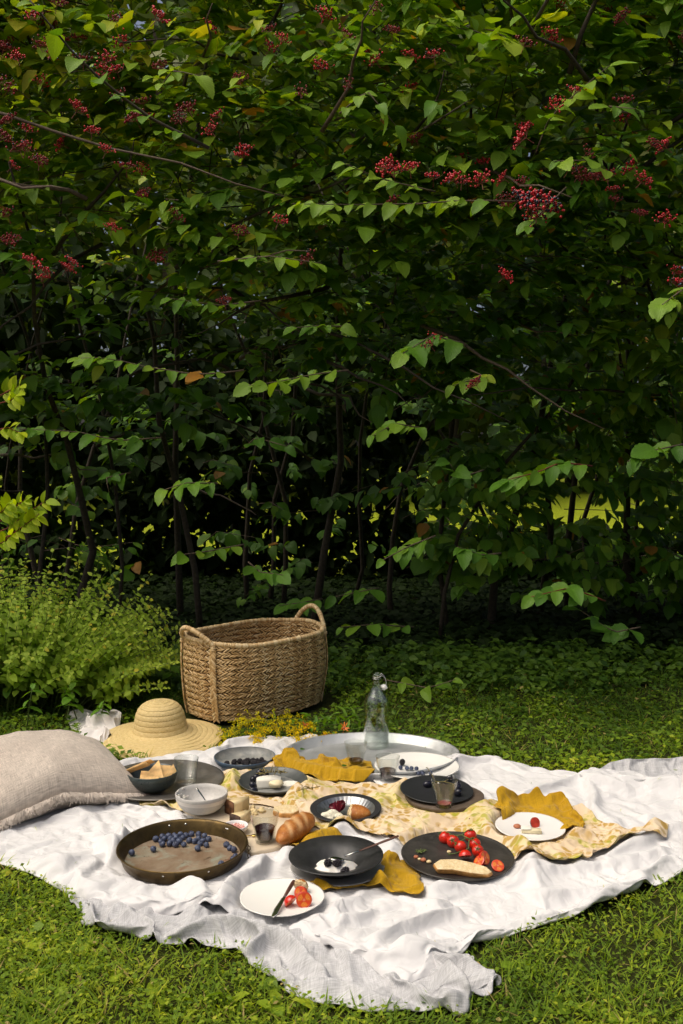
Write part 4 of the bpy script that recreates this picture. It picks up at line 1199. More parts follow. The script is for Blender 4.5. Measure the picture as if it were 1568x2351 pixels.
M['disc_wood'] = metal('dark_wood', (.075, .052, .036), (.14, .10, .07), (.55, .75), .0, 22)
M['handle_wood'] = plain('rosewood', (.085, .030, .018), .45, var=.35, nsc=60)
M['steel'] = plain('steel', (.62, .61, .58), .2, 1.0, var=.1)
M['brass'] = plain('brass', (.62, .42, .13), .28, 1.0, var=.15)
M['wire'] = plain('wire', (.6, .6, .6), .3, 1.0)
def glassy(name, col, refl=1.0, edge=.45):
    """Thin clear glass: see-through with mirror-like edges."""
    m = Mat(name)
    tr = m.n("ShaderNodeBsdfTransparent"); tr.inputs["Color"].default_value = (*col, 1)
    gl = m.n("ShaderNodeBsdfGlossy"); gl.inputs["Roughness"].default_value = .02; gl.inputs["Color"].default_value = (refl, refl, refl, 1)
    lw = m.n("ShaderNodeLayerWeight"); lw.inputs[0].default_value = .35
    m.put(tr.inputs["Color"], m.ramp(lw.outputs["Facing"], [(0, col), (.55, tuple(c * .95 for c in col)), (1, tuple(c * edge for c in col))]))
    fr = m.n("ShaderNodeFresnel"); m.put(fr.inputs["IOR"], m.math('SUBTRACT', 1.65, m.math('MULTIPLY', m.n("ShaderNodeNewGeometry").outputs["Backfacing"], 1.65 - 1 / 1.65)))
    mx = m.n("ShaderNodeMixShader")
    m.t.links.new(fr.outputs[0], mx.inputs[0]); m.t.links.new(tr.outputs[0], mx.inputs[1]); m.t.links.new(gl.outputs[0], mx.inputs[2])
    m.t.links.new(mx.outputs[0], m.out.inputs[0]); return m.m
M['glass'] = glassy('glass', (.955, .965, .955))
M['bottle_glass'] = glassy('bottle_glass', (.90, .93, .91), 1.0, .40)
M['water'] = glassy('water', (.93, .95, .95))
M['wine'] = plain('red_wine', (.020, .0015, .005), .04, spec=.7, var=.1)
M['wine_dregs'] = plain('wine_dregs', (.25, .02, .05), .1, spec=.6)
M['ceramic'] = plain('white_ceramic', (.82, .81, .80), .2, var=.02)
M['rubber'] = plain('red_rubber', (.55, .12, .05), .5)

# food materials
def blueberry_mat():
    m = Mat('blueberry'); o = m.obj(); oi = m.n("ShaderNodeObjectInfo").outputs["Random"]
    f = m.noise(o, 140, 3)
    col = m.mix(m.ramp(f, [(.3, 0), (.7, 1)]), (.028, .036, .070), (.13, .165, .26))
    col = m.mix(m.math('MULTIPLY', oi, .5), col, (.025, .022, .05))
    m.set(Base_Color=col, Roughness=.5, Specular_IOR_Level=.35); return m.m
M['blueberry'] = blueberry_mat()
M['blackberry'] = plain('blackberry', (.010, .006, .012), .18, var=.3, spec=.6)
M['grape'] = plain('black_grape', (.012, .012, .024), .28, var=.5, nsc=90, spec=.5)
def tomato_flesh():
    m = Mat('tomato_flesh'); o = m.obj(); x = m.sep(o)
    an = m.math('ARCTAN2', x[0], x[1]); rr = m.math('SQRT', m.math('ADD', m.math('MULTIPLY', x[0], x[0]), m.math('MULTIPLY', x[1], x[1])))
    lob = m.math('MULTIPLY', m.math('ABSOLUTE', m.math('SINE', m.math('MULTIPLY', an, 1.5))), m.ramp(m.math('MULTIPLY', rr, 50.0), [(.18, 0), (.3, 1), (.68, 1), (.8, 0)]))
    col = m.mix(m.ramp(lob, [(.45, 0), (.7, 1)]), (.62, .07, .025), (.70, .20, .035))
    seed = m.ramp(m.voro(o, 330), [(.16, 1), (.3, 0)])
    col = m.mix(m.math('MULTIPLY', seed, m.ramp(lob, [(.5, 0), (.7, .7)])), col, (.78, .50, .16))
    col = m.mix(m.ramp(m.math('MULTIPLY', rr, 50.0), [(.05, .5), (.22, 0)]), col, (.75, .42, .22))
    m.set(Base_Color=col, Roughness=.18, Specular_IOR_Level=.6); return m.m
M['tomato'] = plain('tomato_skin', (.60, .022, .010), .12, var=.15, nsc=40, spec=.6, Subsurface_Weight=.15, Subsurface_Radius=(.01, .002, .001))
M['tomato_flesh'] = tomato_flesh()
M['calyx'] = plain('calyx_green', (.10, .14, .03), .6, var=.3)
M['vine_dry'] = plain('dry_stalk', (.24, .19, .06), .7, var=.35, nsc=90)
def crust_mat():
    m = Mat('bread_crust'); o = m.obj(); uv = m.sep(m.attr("suv"))
    f = m.noise(o, 38, 6, .65); z = m.sep(m.n("ShaderNodeNewGeometry").outputs["Normal"])
    col = m.ramp(f, [(.25, (.20, .055, .010)), (.5, (.40, .135, .026)), (.75, (.58, .26, .065))])
    col = m.mix(uv[2], col, (.80, .58, .30))
    col = m.mix(m.ramp(m.noise(o, 200, 4), [(.60, 0), (.75, .5)]), col, (.82, .62, .36))
    m.set(Base_Color=col, Roughness=.5, Specular_IOR_Level=.35); m.bump(m.noise(o, 110, 5, .7), .5, .003); return m.m
M['crust'] = crust_mat()
def crumb_mat():
    m = Mat('bread_crumb'); o = m.obj()
    f = m.noise(o, 90, 5, .7)
    col = m.ramp(f, [(.3, (.58, .43, .22)), (.55, (.72, .58, .35)), (.75, (.84, .76, .56))])
    m.set(Base_Color=col, Roughness=.9, Specular_IOR_Level=.1)
    m.bump(m.math('ADD', m.voro(o, 170), m.math('MULTIPLY', f, .6)), .6, .002); return m.m
M['crumb'] = crumb_mat()
M['toast'] = plain('brown_crust', (.52, .26, .075), .6, var=.4, nsc=70, bump=.5, bsc=150)
M['cheese'] = plain('pale_cheese', (.76, .60, .33), .5, var=.06, nsc=25, Subsurface_Weight=.1, Subsurface_Radius=(.004, .003, .002))
M['rind'] = plain('brown_rind', (.16, .07, .03), .8, var=.5, nsc=60, bump=.6)
M['rind_dark'] = plain('black_rind', (.045, .022, .012), .75, var=.7, nsc=70, bump=.6)
M['brie_rind'] = plain('white_rind', (.80, .77, .69), .8, var=.05, nsc=50, bump=.3)
M['brie'] = plain('brie_paste', (.80, .70, .46), .45, var=.06, nsc=40, bump=.3, bsc=80)
M['blue_cheese'] = metal('blue_cheese', (.70, .66, .52), (.80, .76, .62), (.6, .8), 0, 40, [((.10, .14, .13), 75, .58, .66)], .4)
M['cream'] = plain('cream', (.83, .80, .74), .4, var=.03, Subsurface_Weight=.2, Subsurface_Radius=(.004, .003, .002))
M['cracker'] = plain('cracker', (.78, .50, .21), .75, var=.25, nsc=45, bump=.5, bsc=170)
M['salt'] = plain('pink_salt', (.80, .42, .36), .35, var=.25, nsc=200)
M['radicchio'] = plain('radicchio', (.16, .010, .025), .4, var=.5, nsc=70)
M['plum'] = plain('plum_skin', (.07, .010, .025), .25, var=.4)
M['plum_flesh'] = plain('plum_flesh', (.50, .05, .03), .3, var=.3, nsc=60)
M['nut'] = plain('almond', (.45, .16, .08), .6, var=.3)

def topz(x, y, r):
    d = np.hypot(_gx - x, _gy - y)
    return float(np.percentile(HF[d < r], 92))
def dish(name, label, cat, pos, prof, mats, seg=64, tilt=(0, 0), sx=1, sy=1, part="body", split=None, rz=0, wob=None, r_base=.07, group=None, zoff=0.0):
    """A lathe-turned dish; split = profile index where the inside (second material) begins."""
    x, y = pos[0], pos[1]
    z = topz(x, y, r_base) + .0015 + zoff
    t = thing(name, label, cat, (x, y, z), rz, group)
    t.rotation_euler = (tilt[0], tilt[1], rz)
    b = MB()
    if split is None: b.lathe(prof, seg, sx=sx, sy=sy, wob=wob)
    else:
        b.lathe(prof[:split + 1], seg, sx=sx, sy=sy, wob=wob)
        MB().lathe(prof[split:], seg, sx=sx, sy=sy, wob=wob).obj("inside", mats[1], t)
    b.obj(part, mats[0], t)
    return t, z
def round_prof(r0, r1, h, th=.004, lip=.0, foot=.75):
    """Shallow dish: base radius r0, rim radius r1, height h."""
    return [(0.0005, .0), (r0 * .98, 0), (r0, .001), (r0 + (r1 - r0) * .5, h * .38), (r1 - .001, h - .002), (r1, h), (r1 - th * .6, h + .0008), (r1 - th, h - .001), (r0 + (r1 - r0) * .45, h * .38 + th), (r0 - .004, th), (r0 * .5, th), (0.0005, th)]
def bowl_prof(r0, r1, h, th=.005, n=7):
    t = np.linspace(0, 1, n)
    o = [(0.0005, .0), (r0 * .9, 0), (r0, .003)] + [(r0 + (r1 - r0) * math.sin(a * PI / 2) ** .9, .003 + (h - .003) * (1 - math.cos(a * PI / 2)) ** .85) for a in t[1:]]
    i = [(r - th, z + (th * (1 - k / n) if k else th)) for k, (r, z) in enumerate(o[3:])][::-1]
    return o + [(r1 - th * .3, h + .0015), (r1 - th * .8, h + .001)] + i[1:] + [(r0 * .9, .003 + th), (r0 * .4, .001 + th), (0.0005, .001 + th)]

# --- plates, trays and bowls
(cx, cy_, _), _r = S['copper']
prof = [(.0005, 0), (.160, 0), (.168, .003), (.176, .026), (.183, .039), (.186, .042), (.184, .045), (.180, .043), (.177, .038), (.170, .024), (.163, .006), (.158, .003), (.08, .0028), (.0005, .0028)]
copper, zc = dish("copper_tray", "large round tarnished copper tray with loose blueberries, at the front left of the blanket", "tray", (cx, cy_), prof[:11], [M['copper_wall']], 96, part="wall", r_base=.15, tilt=(R(1), R(-.5)))
MB().lathe(prof[10:], 96).obj("floor", M['copper_floor'], copper)
for a in (R(112), R(96), R(-98), R(-58)):
    rr, zz = (.1755, .031); q = MB().ball((rr * math.cos(a), rr * math.sin(a), zz), .0042, 8, 6, sc=(1, 1, 1)).obj("rivet", M['steel'], copper)
ck = MB()
for k in range(5):
    a = np.linspace(0, 2 * PI, 9); c_ = np.array((.188 + .002 * (k % 2), -.01, .045 - .011 * k))
    ck.tube([c_ + ((.0045 * math.cos(q) if k % 2 else 0), (0 if k % 2 else .0045 * math.cos(q)), .0065 * math.sin(q)) for q in a], .0012, 5, cap=False)
ck.obj("chain", M['copper_wall'], copper)
copper_floor_z = zc + .003

pew, zp = dish("pewter_plate", "broad dark pewter plate under the cracker bowl, beside the pillow", "plate", S['pewter'][0], [(.0005, 0), (.135, 0), (.150, .006), (.205, .013), (.214, .0135), (.215, .016), (.205, .0165), (.150, .010), (.135, .004), (.0005, .0035)], [M['pewter']], 80, r_base=.16)
bb, zb = dish("blue_bowl", "shallow slate-blue bowl of blackberries beside the mustard napkin", "bowl", S['bluebowl'][0], bowl_prof(.07, .113, .038, .004), [M['blue'], M['bowl_floor']], 64, r_base=.06, split=10)
gv, zg = dish("metal_tray", "wide galvanised grey metal tray holding the bottle at the back of the blanket", "tray", (.113, 3.67), [(.0005, 0), (.235, 0), (.245, .003), (.256, .030), (.262, .034), (.264, .037), (.260, .039), (.254, .034), (.241, .006), (.233, .003), (.0005, .003)], [M['galv']], 96, sx=1.25, sy=.97, r_base=.01, zoff=0)
gv.location.z = BL + .002; zg = BL + .002
lp, zl = dish("dinner_plate", "large white plate with a row of blueberries in the metal tray", "plate", at(957, 1762, .05), [(.0005, 0), (.085, 0), (.092, .004), (.148, .016), (.153, .018), (.152, .0205), (.146, .019), (.09, .0075), (.08, .005), (.0005, .0045)], [M['cream_glaze']], 72, r_base=.02)
lp.location.z = zg + .016; zl = zg + .016
sc_, zs = dish("side_plate", "small white plate under the glass at the front of the metal tray", "plate", at(915, 1785, .045), [(.0005, 0), (.05, 0), (.056, .003), (.088, .009), (.089, .011), (.055, .006), (.0005, .0045)], [M['white_glaze']], 56, r_base=.02)
sc_.location.z = zg + .004; zs = zg + .004
gp, zgp = dish("grey_plate", "dark-rimmed grey plate with grapes and white cheese at the centre back", "plate", S['grapeplate'][0], round_prof(.085, .119, .024, .004), [M['grey_glaze'], M['bowl_floor']], 64, split=9, tilt=(R(3), 0), r_base=.07)
tn, zt = dish("tin_plate", "dark fluted tin plate with torn bread and blue cheese", "plate", S['tin'][0], [(.0005, 0), (.066, 0), (.070, .001), (.094, .022), (.112, .0245), (.1135, .0265), (.111, .027), (.093, .0245)], [M['tin_rim']], 96, tilt=(R(3), R(-1)), r_base=.06)
MB().lathe([(.093, .0245), (.085, .016), (.077, .0085), (.069, .0025), (.055, .0018), (.0005, .0018)], 128, wob=lambda a, r, z, i: (r, z + .0012 * np.cos(a * 40) * (i > 0) * (i < 3))).obj("inside", M['tin'], tn)
wd_, zw = dish("wooden_disc", "round dark wooden board under the black plate", "board", S['disc'][0], [(.0005, 0), (.128, 0), (.131, .002), (.131, .012), (.128, .014), (.0005, .014)], [M['disc_wood']], 56, wob=lambda a, r, z, i: (r * (1 + .012 * np.sin(a * 3 + 1) + .008 * np.sin(a * 7)), z), r_base=.11)
bp, zbp = dish("black_plate", "matt black plate with a few grapes on the wooden board", "plate", at(1002, 1823, .045), [(.0005, 0), (.07, 0), (.076, .003), (.118, .010), (.122, .011), (.1215, .0135), (.117, .0125), (.074, .006), (.0005, .005)], [M['black_stone']], 64, r_base=.02, tilt=(R(2.5), R(1.5)))
bp.location.z = zw + .0165; zbp = zw + .0165
tp, ztp = dish("baking_tray", "round blackened metal tray with tomatoes and a slice of bread, on the right", "tray", S['tomato'][0], [(.0005, 0), (.150, 0), (.158, .002), (.161, .006), (.159, .008), (.155, .005), (.146, .003), (.0005, .0028)], [M['baking']], 80, r_base=.14, tilt=(R(1.5), R(1)))
rp, zrp = dish("dessert_plate", "small white plate with plum and brie tucked into a mustard napkin", "plate", S['right'][0], [(.0005, 0), (.06, 0), (.066, .003), (.102, .010), (.106, .011), (.1055, .013), (.101, .0125), (.064, .006), (.0005, .005)], [M['white_glaze']], 64, r_base=.06, tilt=(R(1.5), 0))
up_, zu = dish("glass_plate", "grey plate lying under the wide black bowl", "plate", S['black'][0], [(.0005, 0), (.09, 0), (.098, .003), (.128, .008), (.131, .009), (.1305, .011), (.126, .0105), (.097, .006), (.0005, .0045)], [plain('smoky_glaze', (.34, .33, .32), .15, var=.08)], 72, r_base=.09)
bw, zbw = dish("black_bowl", "wide black bowl with cream, blackberries and a spoon, at the front centre", "bowl", at(772, 1996, .045), [(.0005, 0), (.055, 0), (.062, .003), (.080, .022), (.100, .030), (.128, .041), (.130, .043), (.128, .0445), (.098, .035), (.076, .027), (.058, .009), (.050, .006), (.0005, .006)], [M['black_iron']], 80, r_base=.01, tilt=(R(1), R(-1)))
bw.location.z = zu + .012; zbw = zu + .012
fp, zf = dish("salad_plate", "thin white handmade plate with cut tomatoes and a knife, nearest the front edge", "plate", S['front'][0], [(.0005, 0), (.085, 0), (.098, .002), (.108, .006), (.1085, .008), (.105, .0075), (.097, .0045), (.0005, .004)], [M['cream_glaze']], 64, wob=lambda a, r, z, i: (r * (1 + .012 * np.sin(a * 3 + .5) + .009 * np.sin(a * 5 + 2)), z), r_base=.09, zoff=.008)

tb, ztb = dish("cracker_bowl", "dark teal bowl of crackers standing on the pewter plate", "bowl", at(350, 1810, .04), bowl_prof(.034, .087, .066, .005), [M['teal']], 64, r_base=.01)
tb.location.z = zp + .005; ztb = zp + .005
gb, zgb = dish("stoneware_bowl", "pale grey bowl with a white band, smeared with cream and holding a spoon", "bowl", at(463, 1864, .04), bowl_prof(.036, .083, .062, .005), [M['speck_grey']], 64, r_base=.04)
MB().lathe([(.0715, .0300), (.0800, .0420), (.0828, .0525)], 64).obj("glaze_band", M['unglazed'], gb, scale=(1.006, 1.006, 1))

# marble board with its load
mb_ = MB()
bpts = np.array(BOARD); bc = bpts.mean(0)
kk = []
for a, b_ in zip(bpts, np.roll(bpts, -1, 0)):
    for t in (0, .25, .5, .75): kk.append(a * (1 - t) + b_ * t)
kk = np.array(kk); kk = kk + np.random.default_rng(2).normal(0, .0018, kk.shape)
if np.cross(kk[1] - kk[0], kk[2] - kk[1]) < 0: pass
area = np.sum(kk[:, 0] * np.roll(kk[:, 1], -1) - kk[:, 1] * np.roll(kk[:, 0], -1))
if area < 0: kk = kk[::-1]
ZB = .0385
mb_.prism(kk - bc, -.016, 0, bevel=.012)
tag(mb_.obj("marble_board", M['marble'], smooth=False, loc=(bc[0], bc[1], ZB)), "flat cream marble serving board with cheese and bread in the middle of the blanket", "board")

# --- glasses, bottle
def picardie(label, pos, z, wine=0.0, wmat='wine', rz=0, r=.043, h=.088, group="faceted glass tumblers"):
    t = thing("tumbler", label, "glass", (pos[0], pos[1], z), rz, group)
    fac = lambda a, rr, zz, i: (rr * (1 - .030 * np.abs(np.cos(a * 4.5)) * np.clip(1 - (zz - h * .62) / .012, 0, 1) * np.clip(zz / .01, 0, 1)), zz)
    out = [(.0005, 0), (.024, 0), (.0275, .002), (.030, .02), (.034, h * .5), (.0395, h * .70), (.0405, h * .76), (r - .0008, h - .002), (r - .0004, h)]
    inn = [(r - .0016, h + .0004), (r - .0030, h - .002), (.0380, h * .76), (.0365, h * .70), (.0312, h * .5), (.0268, .02), (.0235, .0105), (.0005, .0095)]
    MB().lathe(out + inn, 72, wob=fac).obj("glass_body", M['glass'], t)
    if wine:
        zt_ = .0098 + wine
        ri = lambda zz: np.interp(zz, [.0098, .02, h * .5, h * .7, h], [.0228, .0262, .0306, .0358, .0395]) * .972
        zz = np.linspace(.0102, zt_, 5)
        MB().lathe([(.0005, .0102)] + [(ri(q), q) for q in zz] + [(ri(zt_) - .001, zt_ + .0003), (.0005, zt_ + .0001)], 48, wob=lambda a, rr, q, i: (rr * (1 - .028 * np.abs(np.cos(a * 4.5))), q)).obj("wine", M[wmat], t)
    return t
p = at(817, 1751, .05); picardie("glass of red wine standing on the mustard napkin in the metal tray", p, topz(p[0], p[1], .03), .014)
p = at(890, 1791, .035); picardie("half-full glass of red wine on the side plate, in front of the dinner plate", p, zs + .005, .030, rz=.3)
p = at(608, 1932, .04); picardie("glass of red wine on the marble board beside the bread roll", p, ZB + .0005, .036, rz=.5)
p = at(1020, 1857, .04); picardie("drained glass with pink dregs on the wooden board", p, zw + .0145, .003, 'wine_dregs', .2)
t = thing("water_glass", "straight clear glass on the pewter plate behind the stoneware bowl", "glass", (*at(428, 1797, .03)[:2], zp + .0045))
MB().lathe([(.0005, 0), (.034, 0), (.0365, .003), (.0425, .084), (.0422, .0855), (.0408, .0845), (.0348, .009), (.0005, .008)], 56).obj("glass_body", M['glass'], t)
t = thing("glass_bottle", "clear swing-top glass bottle with a little water, standing at the back of the metal tray", "bottle", (*at(864, 1712, .03)[:2], zg + .0035))
OB = [(.0005, .004), (.02, .001), (.043, 0), (.050, .004), (.0505, .12), (.0505, .165), (.0470, .185), (.036, .205), (.024, .225), (.0165, .242), (.0145, .258), (.0165, .262), (.0165, .266), (.0150, .269), (.0150, .282), (.0165, .285), (.0162, .290), (.0135, .2915)]
IB = [(.0118, .290), (.0120, .262), (.0138, .242), (.0208, .226), (.0325, .206), (.0435, .186), (.0470, .164), (.0470, .12), (.0465, .010), (.040, .007), (.0005, .009)]
MB().lathe(OB + IB, 64).obj("glass_body", M['bottle_glass'], t)
MB().lathe([(.0005, .0095), (.039, .0078), (.0460, .011), (.0464, .050), (.0455, .0503), (.0005, .0500)], 48).obj("water", M['water'], t)
wv = MB()
for zz in (.2715, .2785): wv.tube([(.0162 * math.cos(a), .0162 * math.sin(a), zz) for a in np.linspace(0, 2 * PI, 25)], .0010, 6, cap=False)
for sg in (-1, 1): wv.tube([(.004, sg * .0165, .275), (.020, sg * .0165, .286), (.032, sg * .012, .276), (.038, sg * .007, .258), (.037, sg * .004, .243)], .0010, 6)
wv.obj("wire_bail", M['wire'], t)
MB().lathe([(.0005, .010), (.006, .0095), (.010, .006), (.0135, .003), (.014, 0), (.0135, -.004), (.009, -.007), (.0005, -.0075)], 24, c=(.030, 0, .237), rot=rotm(0, R(18), 0)).obj("stopper", M['ceramic'], t)
MB().lathe([(.0065, -.008), (.0085, -.0095), (.0075, -.0115), (.0060, -.0105)], 20, c=(.030, 0, .237), rot=rotm(0, R(18), 0), close=True).obj("gasket", M['ceramic'], t)

# --- berries and fruit
def blueberry_mesh(seed):
    r_ = random.Random(seed)
    b = MB(); r = .0090
    b.ball((0, 0, 0), r, 16, 11, sc=(1.04, 1.04, .92), wob=lambda V: 1 - .16 * np.exp(-((1 - V[:, 2]) / .05)))
    for k in range(5):
        a = k * 2 * PI / 5 + r_.uniform(-.1, .1); c, s_ = math.cos(a), math.sin(a)
        p0 = np.array((.0026 * c, .0026 * s_, .0079)); p1 = np.array((.0044 * c, .0044 * s_, .0092)); w = np.array((-s_, c, 0)) * .0016
        b.add([p0 - w, p0 + w, p1 + w * .4, p1 - w * .4, p0 - w - (0, 0, .0012), p0 + w - (0, 0, .0012)], [np.array([[0, 1, 2, 3], [1, 0, 4, 5]])])
    return b.mesh("blueberry", M['blueberry'])
BBM = [blueberry_mesh(k) for k in range(3)]
rbb = random.Random(6)
def settle(pts, r, it=60):
    P = np.array(pts, float)
    for _ in range(it):
        for a in range(len(P)):
            for b in range(a):
                d = P[a] - P[b]; l = np.hypot(*d) + 1e-6
                if l < 2 * r: P[a] += d / l * (2 * r - l) / 2; P[b] -= d / l * (2 * r - l) / 2
    return P
zf3 = lambda l: [((300 + x / 2.0907) / 1.5944, (2600 + y / 2.0907) / 1.5944) for x, y in l]
bl_px = zf3([(563, 985), (618, 968), (613, 998), (615, 1024), (662, 955), (667, 982), (671, 1020), (703, 948), (720, 978), (718, 1027), (750, 935), (766, 972), (786, 958), (780, 1025), (822, 996), (833, 945), (862, 1002), (893, 950), (895, 985), (905, 1018), (938, 960), (952, 1030), (968, 986), (885, 1057), (381, 1090), (546, 1062), (1106, 1030), (1132, 1053), (1163, 1068), (1185, 1115), (1178, 1145), (1067, 1175), (1100, 1186), (640, 985), (745, 1003), (700, 1000), (925, 995)])
P = settle([at(px, py, copper_floor_z + .0085)[:2] for px, py in bl_px], .0092)
P = np.array([q if np.hypot(q[0] - cx, q[1] - cy_) < .151 else np.array((cx, cy_)) + (q - (cx, cy_)) / np.hypot(q[0] - cx, q[1] - cy_) * .151 for q in P])
BLAB = {24: 'lone blueberry at the far left of the copper tray floor', 25: 'single blueberry just left of the heap in the copper tray'}
BLAB.update({q: 'one of three touching blueberries on the right of the copper tray' for q in (26, 27, 28)}); BLAB.update({q: 'one of two blueberries against the right wall of the copper tray' for q in (29, 30)}); BLAB.update({q: 'one of two blueberries lowest on the right of the copper tray' for q in (31, 32)})
for kb, q in enumerate(settle(P, .0090, 20)):
    s_ = rbb.uniform(.92, 1.12)
    o = link("blueberry", BBM[rbb.randrange(3)], loc=(q[0], q[1], copper_floor_z + .0088 * s_), rot=(rbb.gauss(-.2, .6), rbb.gauss(0, .6), rbb.uniform(0, 6)), scale=s_)
    tag(o, BLAB.get(kb, 'dusty dark blue blueberry in the heap at the back of the copper tray'), "blueberry", "blueberries in the copper tray")
zf5 = lambda l: [((1200 + x / 2.6133) / 1.5944, (2450 + y / 2.6133) / 1.5944) for x, y in l]
for kb, (px, py) in enumerate(zf5([(695, 932), (757, 938), (800, 940), (848, 943), (864, 984), (908, 986), (982, 983)])):
    q = at(px, py, zl + .016)
    o = link("blueberry", BBM[rbb.randrange(3)], loc=(q[0], q[1], zl + .0135), rot=(rbb.gauss(0, .6), rbb.gauss(0, .6), rbb.uniform(0, 6)), scale=.86)
    tag(o, ('blueberry touching the blackberry on the large white plate', 'one of three close blueberries on the large white plate', 'one of three close blueberries on the large white plate', 'one of three close blueberries on the large white plate', 'left of two blueberries near the front of the large white plate', 'right of two blueberries near the front of the large white plate', 'rightmost lone blueberry on the large white plate')[kb], "blueberry", "blueberries on the dinner plate")
def blackberry_mesh(seed):
    r_ = np.random.default_rng(seed); b = MB()
    n = 44
    for k in range(n):
        zz = 1 - 2 * (k + .5) / n; a = k * 2.39996; rr = math.sqrt(1 - zz * zz)
        b.ball(np.array((rr * math.cos(a) * .0082, rr * math.sin(a) * .0082, zz * .0105)) + r_.normal(0, .0002, 3), .0027, 6, 4)
    b.ball((0, 0, 0), .0075, 8, 6, sc=(1, 1, 1.25))
    return b.mesh("blackberry", M['blackberry'])
KBM = [blackberry_mesh(k) for k in range(2)]
zf4 = lambda l: [((750 + x / 2.24) / 1.5944, (2650 + y / 2.24) / 1.5944) for x, y in l]
KP_ = settle([at(px, py, zb + .015)[:2] for px, py in zf4([(180, 322), (240, 312), (288, 305), (328, 308), (355, 300), (385, 298), (398, 318), (428, 306), (448, 325), (465, 298), (482, 318), (345, 322)])], .0100)
for q in KP_:
    o = link("blackberry", KBM[rbb.randrange(2)], loc=(q[0], q[1], zb + .0145), rot=(rbb.gauss(1.3, .4), 0, rbb.uniform(0, 6)))
    tag(o, "shiny blackberry heaped in the slate-blue bowl", "blackberry", "blackberries in the blue bowl")
q = at(*zf5([(711, 885)])[0], zl + .02); tag(link("blackberry", KBM[0], loc=(q[0], q[1], zl + .0185), rot=(.3, .2, 0), scale=1.05), "single blackberry among the blueberries on the large white plate", "blackberry")

# cream in the black bowl with three blackberries and a spoon
def blob(name, label, cat, loc, rx, ry, h, mat, seed, amp=.35, parent=None, rag=.25):
    n, m = 12, 48
    t = np.linspace(0, 1, n)[:, None]; a = np.linspace(0, 2 * PI, m, endpoint=False)[None]
    e = 1 + rag * fbm2(np.cos(a) * 2, np.sin(a) * 2, 1.6, 3, seed)
    X_, Y_ = t * e * np.cos(a) * rx, t * e * np.sin(a) * ry
    Z_ = h * np.clip(1 - t ** 2.5, 0, 1) * (1 + amp * fbm2(X_ * 1000, Y_ * 1000, .06, 3, seed)) + 0 * a
    Z_[-1] = -.002
    i, j = np.meshgrid(np.arange(n - 1), np.arange(m), indexing='ij'); j2 = (j + 1) % m
    F = np.stack([i * m + j, (i + 1) * m + j, (i + 1) * m + j2, i * m + j2], -1).reshape(-1, 4)
    o = link(name, mesh_np(name, np.stack([X_, Y_, Z_], -1).reshape(-1, 3), F, mat, True, {"suv": np.zeros((n * m, 3))}), parent, loc)
    if label: tag(o, label, cat)
    return o
bwx, bwy = bw.location.x, bw.location.y
blob("cream", "soft white cream dolloped in the wide black bowl", "cream", (bwx - .004, bwy - .008, zbw + .0075), .058, .044, .020, M['cream'], 4.1, .45)
zf7 = lambda l: [((850 + x / 2.0907) / 1.5944, (2950 + y / 2.0907) / 1.5944) for x, y in l]
for k, (px, py) in enumerate(zf7([(733, 428), (802, 428), (862, 478)])):
    q = at(px, py, zbw + .034); o = link("blackberry", KBM[k % 2], loc=(q[0], q[1], zbw + (.031 if k < 2 else .026)), rot=(1.1, .3 * k, k), scale=1.12)
    tag(o, ('left blackberry of the pair on the cream in the black bowl', 'right blackberry of the pair on the cream by the spoon', 'lone blackberry low at the front of the cream')[k], "blackberry", "blackberries on the cream")

def cutlery(name, label, cat, p0, p1, handle, hm, hr, head=None, flat=.55):
    """p0 = end of the handle, p1 = tip; handle = fraction of the length."""
    p0, p1 = np.array(p0, float), np.array(p1, float)
    t = thing(name, label, cat, tuple(p0)); d = p1 - p0; ax = d / np.linalg.norm(d)
    h = d * handle
    n = np.linspace(0, 1, 7)
    MB().tube([h * q for q in n], [hr * .85, hr * 1.05, hr * 1.05, hr, hr * .9, hr * .8, hr * .7], 10, flat=flat).obj("handle", hm, t)
    return t, h, d, ax
a_ = at(915, 1919, zbw + .085); b__ = at(757, 1976, zbw + .034)
t, h, d, ax = cutlery("spoon", "steel spoon with a dark wooden handle leaning in the wide black bowl", "spoon", (a_[0], a_[1], zbw + .085), (b__[0], b__[1], zbw + .030), .58, M['handle_wood'], .0048)
MB().tube([h, h + (d - h) * .25, h + (d - h) * .5], [.0036, .0026, .0028], 8, m=0).obj("neck", M['steel'], t)
MB().ball(h + (d - h) * .75, .0185, 14, 10, sc=(1.15, .78, .28), rot=rotm(0, R(-12), math.atan2(ax[1], ax[0]))).obj("bowl", M['steel'], t)

# small spoon in the stoneware bowl, cream smeared on its rim
gx_, gy_ = gb.location.x, gb.location.y
t, h, d, ax = cutlery("teaspoon", "small steel spoon leaning inside the pale stoneware bowl", "spoon", (gx_ - .016, gy_ + .004, zgb + .075), (gx_ + .028, gy_ - .012, zgb + .020), .75, M['steel'], .0040, flat=.4)
MB().ball(d * .92, .012, 12, 8, sc=(1.2, .8, .3), rot=rotm(0, R(50), math.atan2(ax[1], ax[0]))).obj("bowl", M['steel'], t)
cs = thing("cream_smear", "white cream smeared down the inside and over the rim of the stoneware bowl", "cream", (gx_, gy_, zgb))
rcs = np.random.default_rng(8)
b = MB()
for k in range(26):
    a = R(185) + rcs.uniform(-.75, .75); f = rcs.uniform(.55, 1.0)
    r_ = np.interp(f, [.5, .8, 1], [.058, .071, .0790]); z_ = np.interp(f, [.5, .8, 1], [.028, .046, .0610])
    b.ball((r_ * math.cos(a), r_ * math.sin(a), z_), rcs.uniform(.004, .008), 8, 6, sc=(.35, 1.2, .8), rot=rotm(0, -.5, a))
b.obj("smear", M['cream'], cs)
blob("residue", None, None, (0, 0, .0075), .034, .034, .006, M['cream'], 2.0, .5, cs)

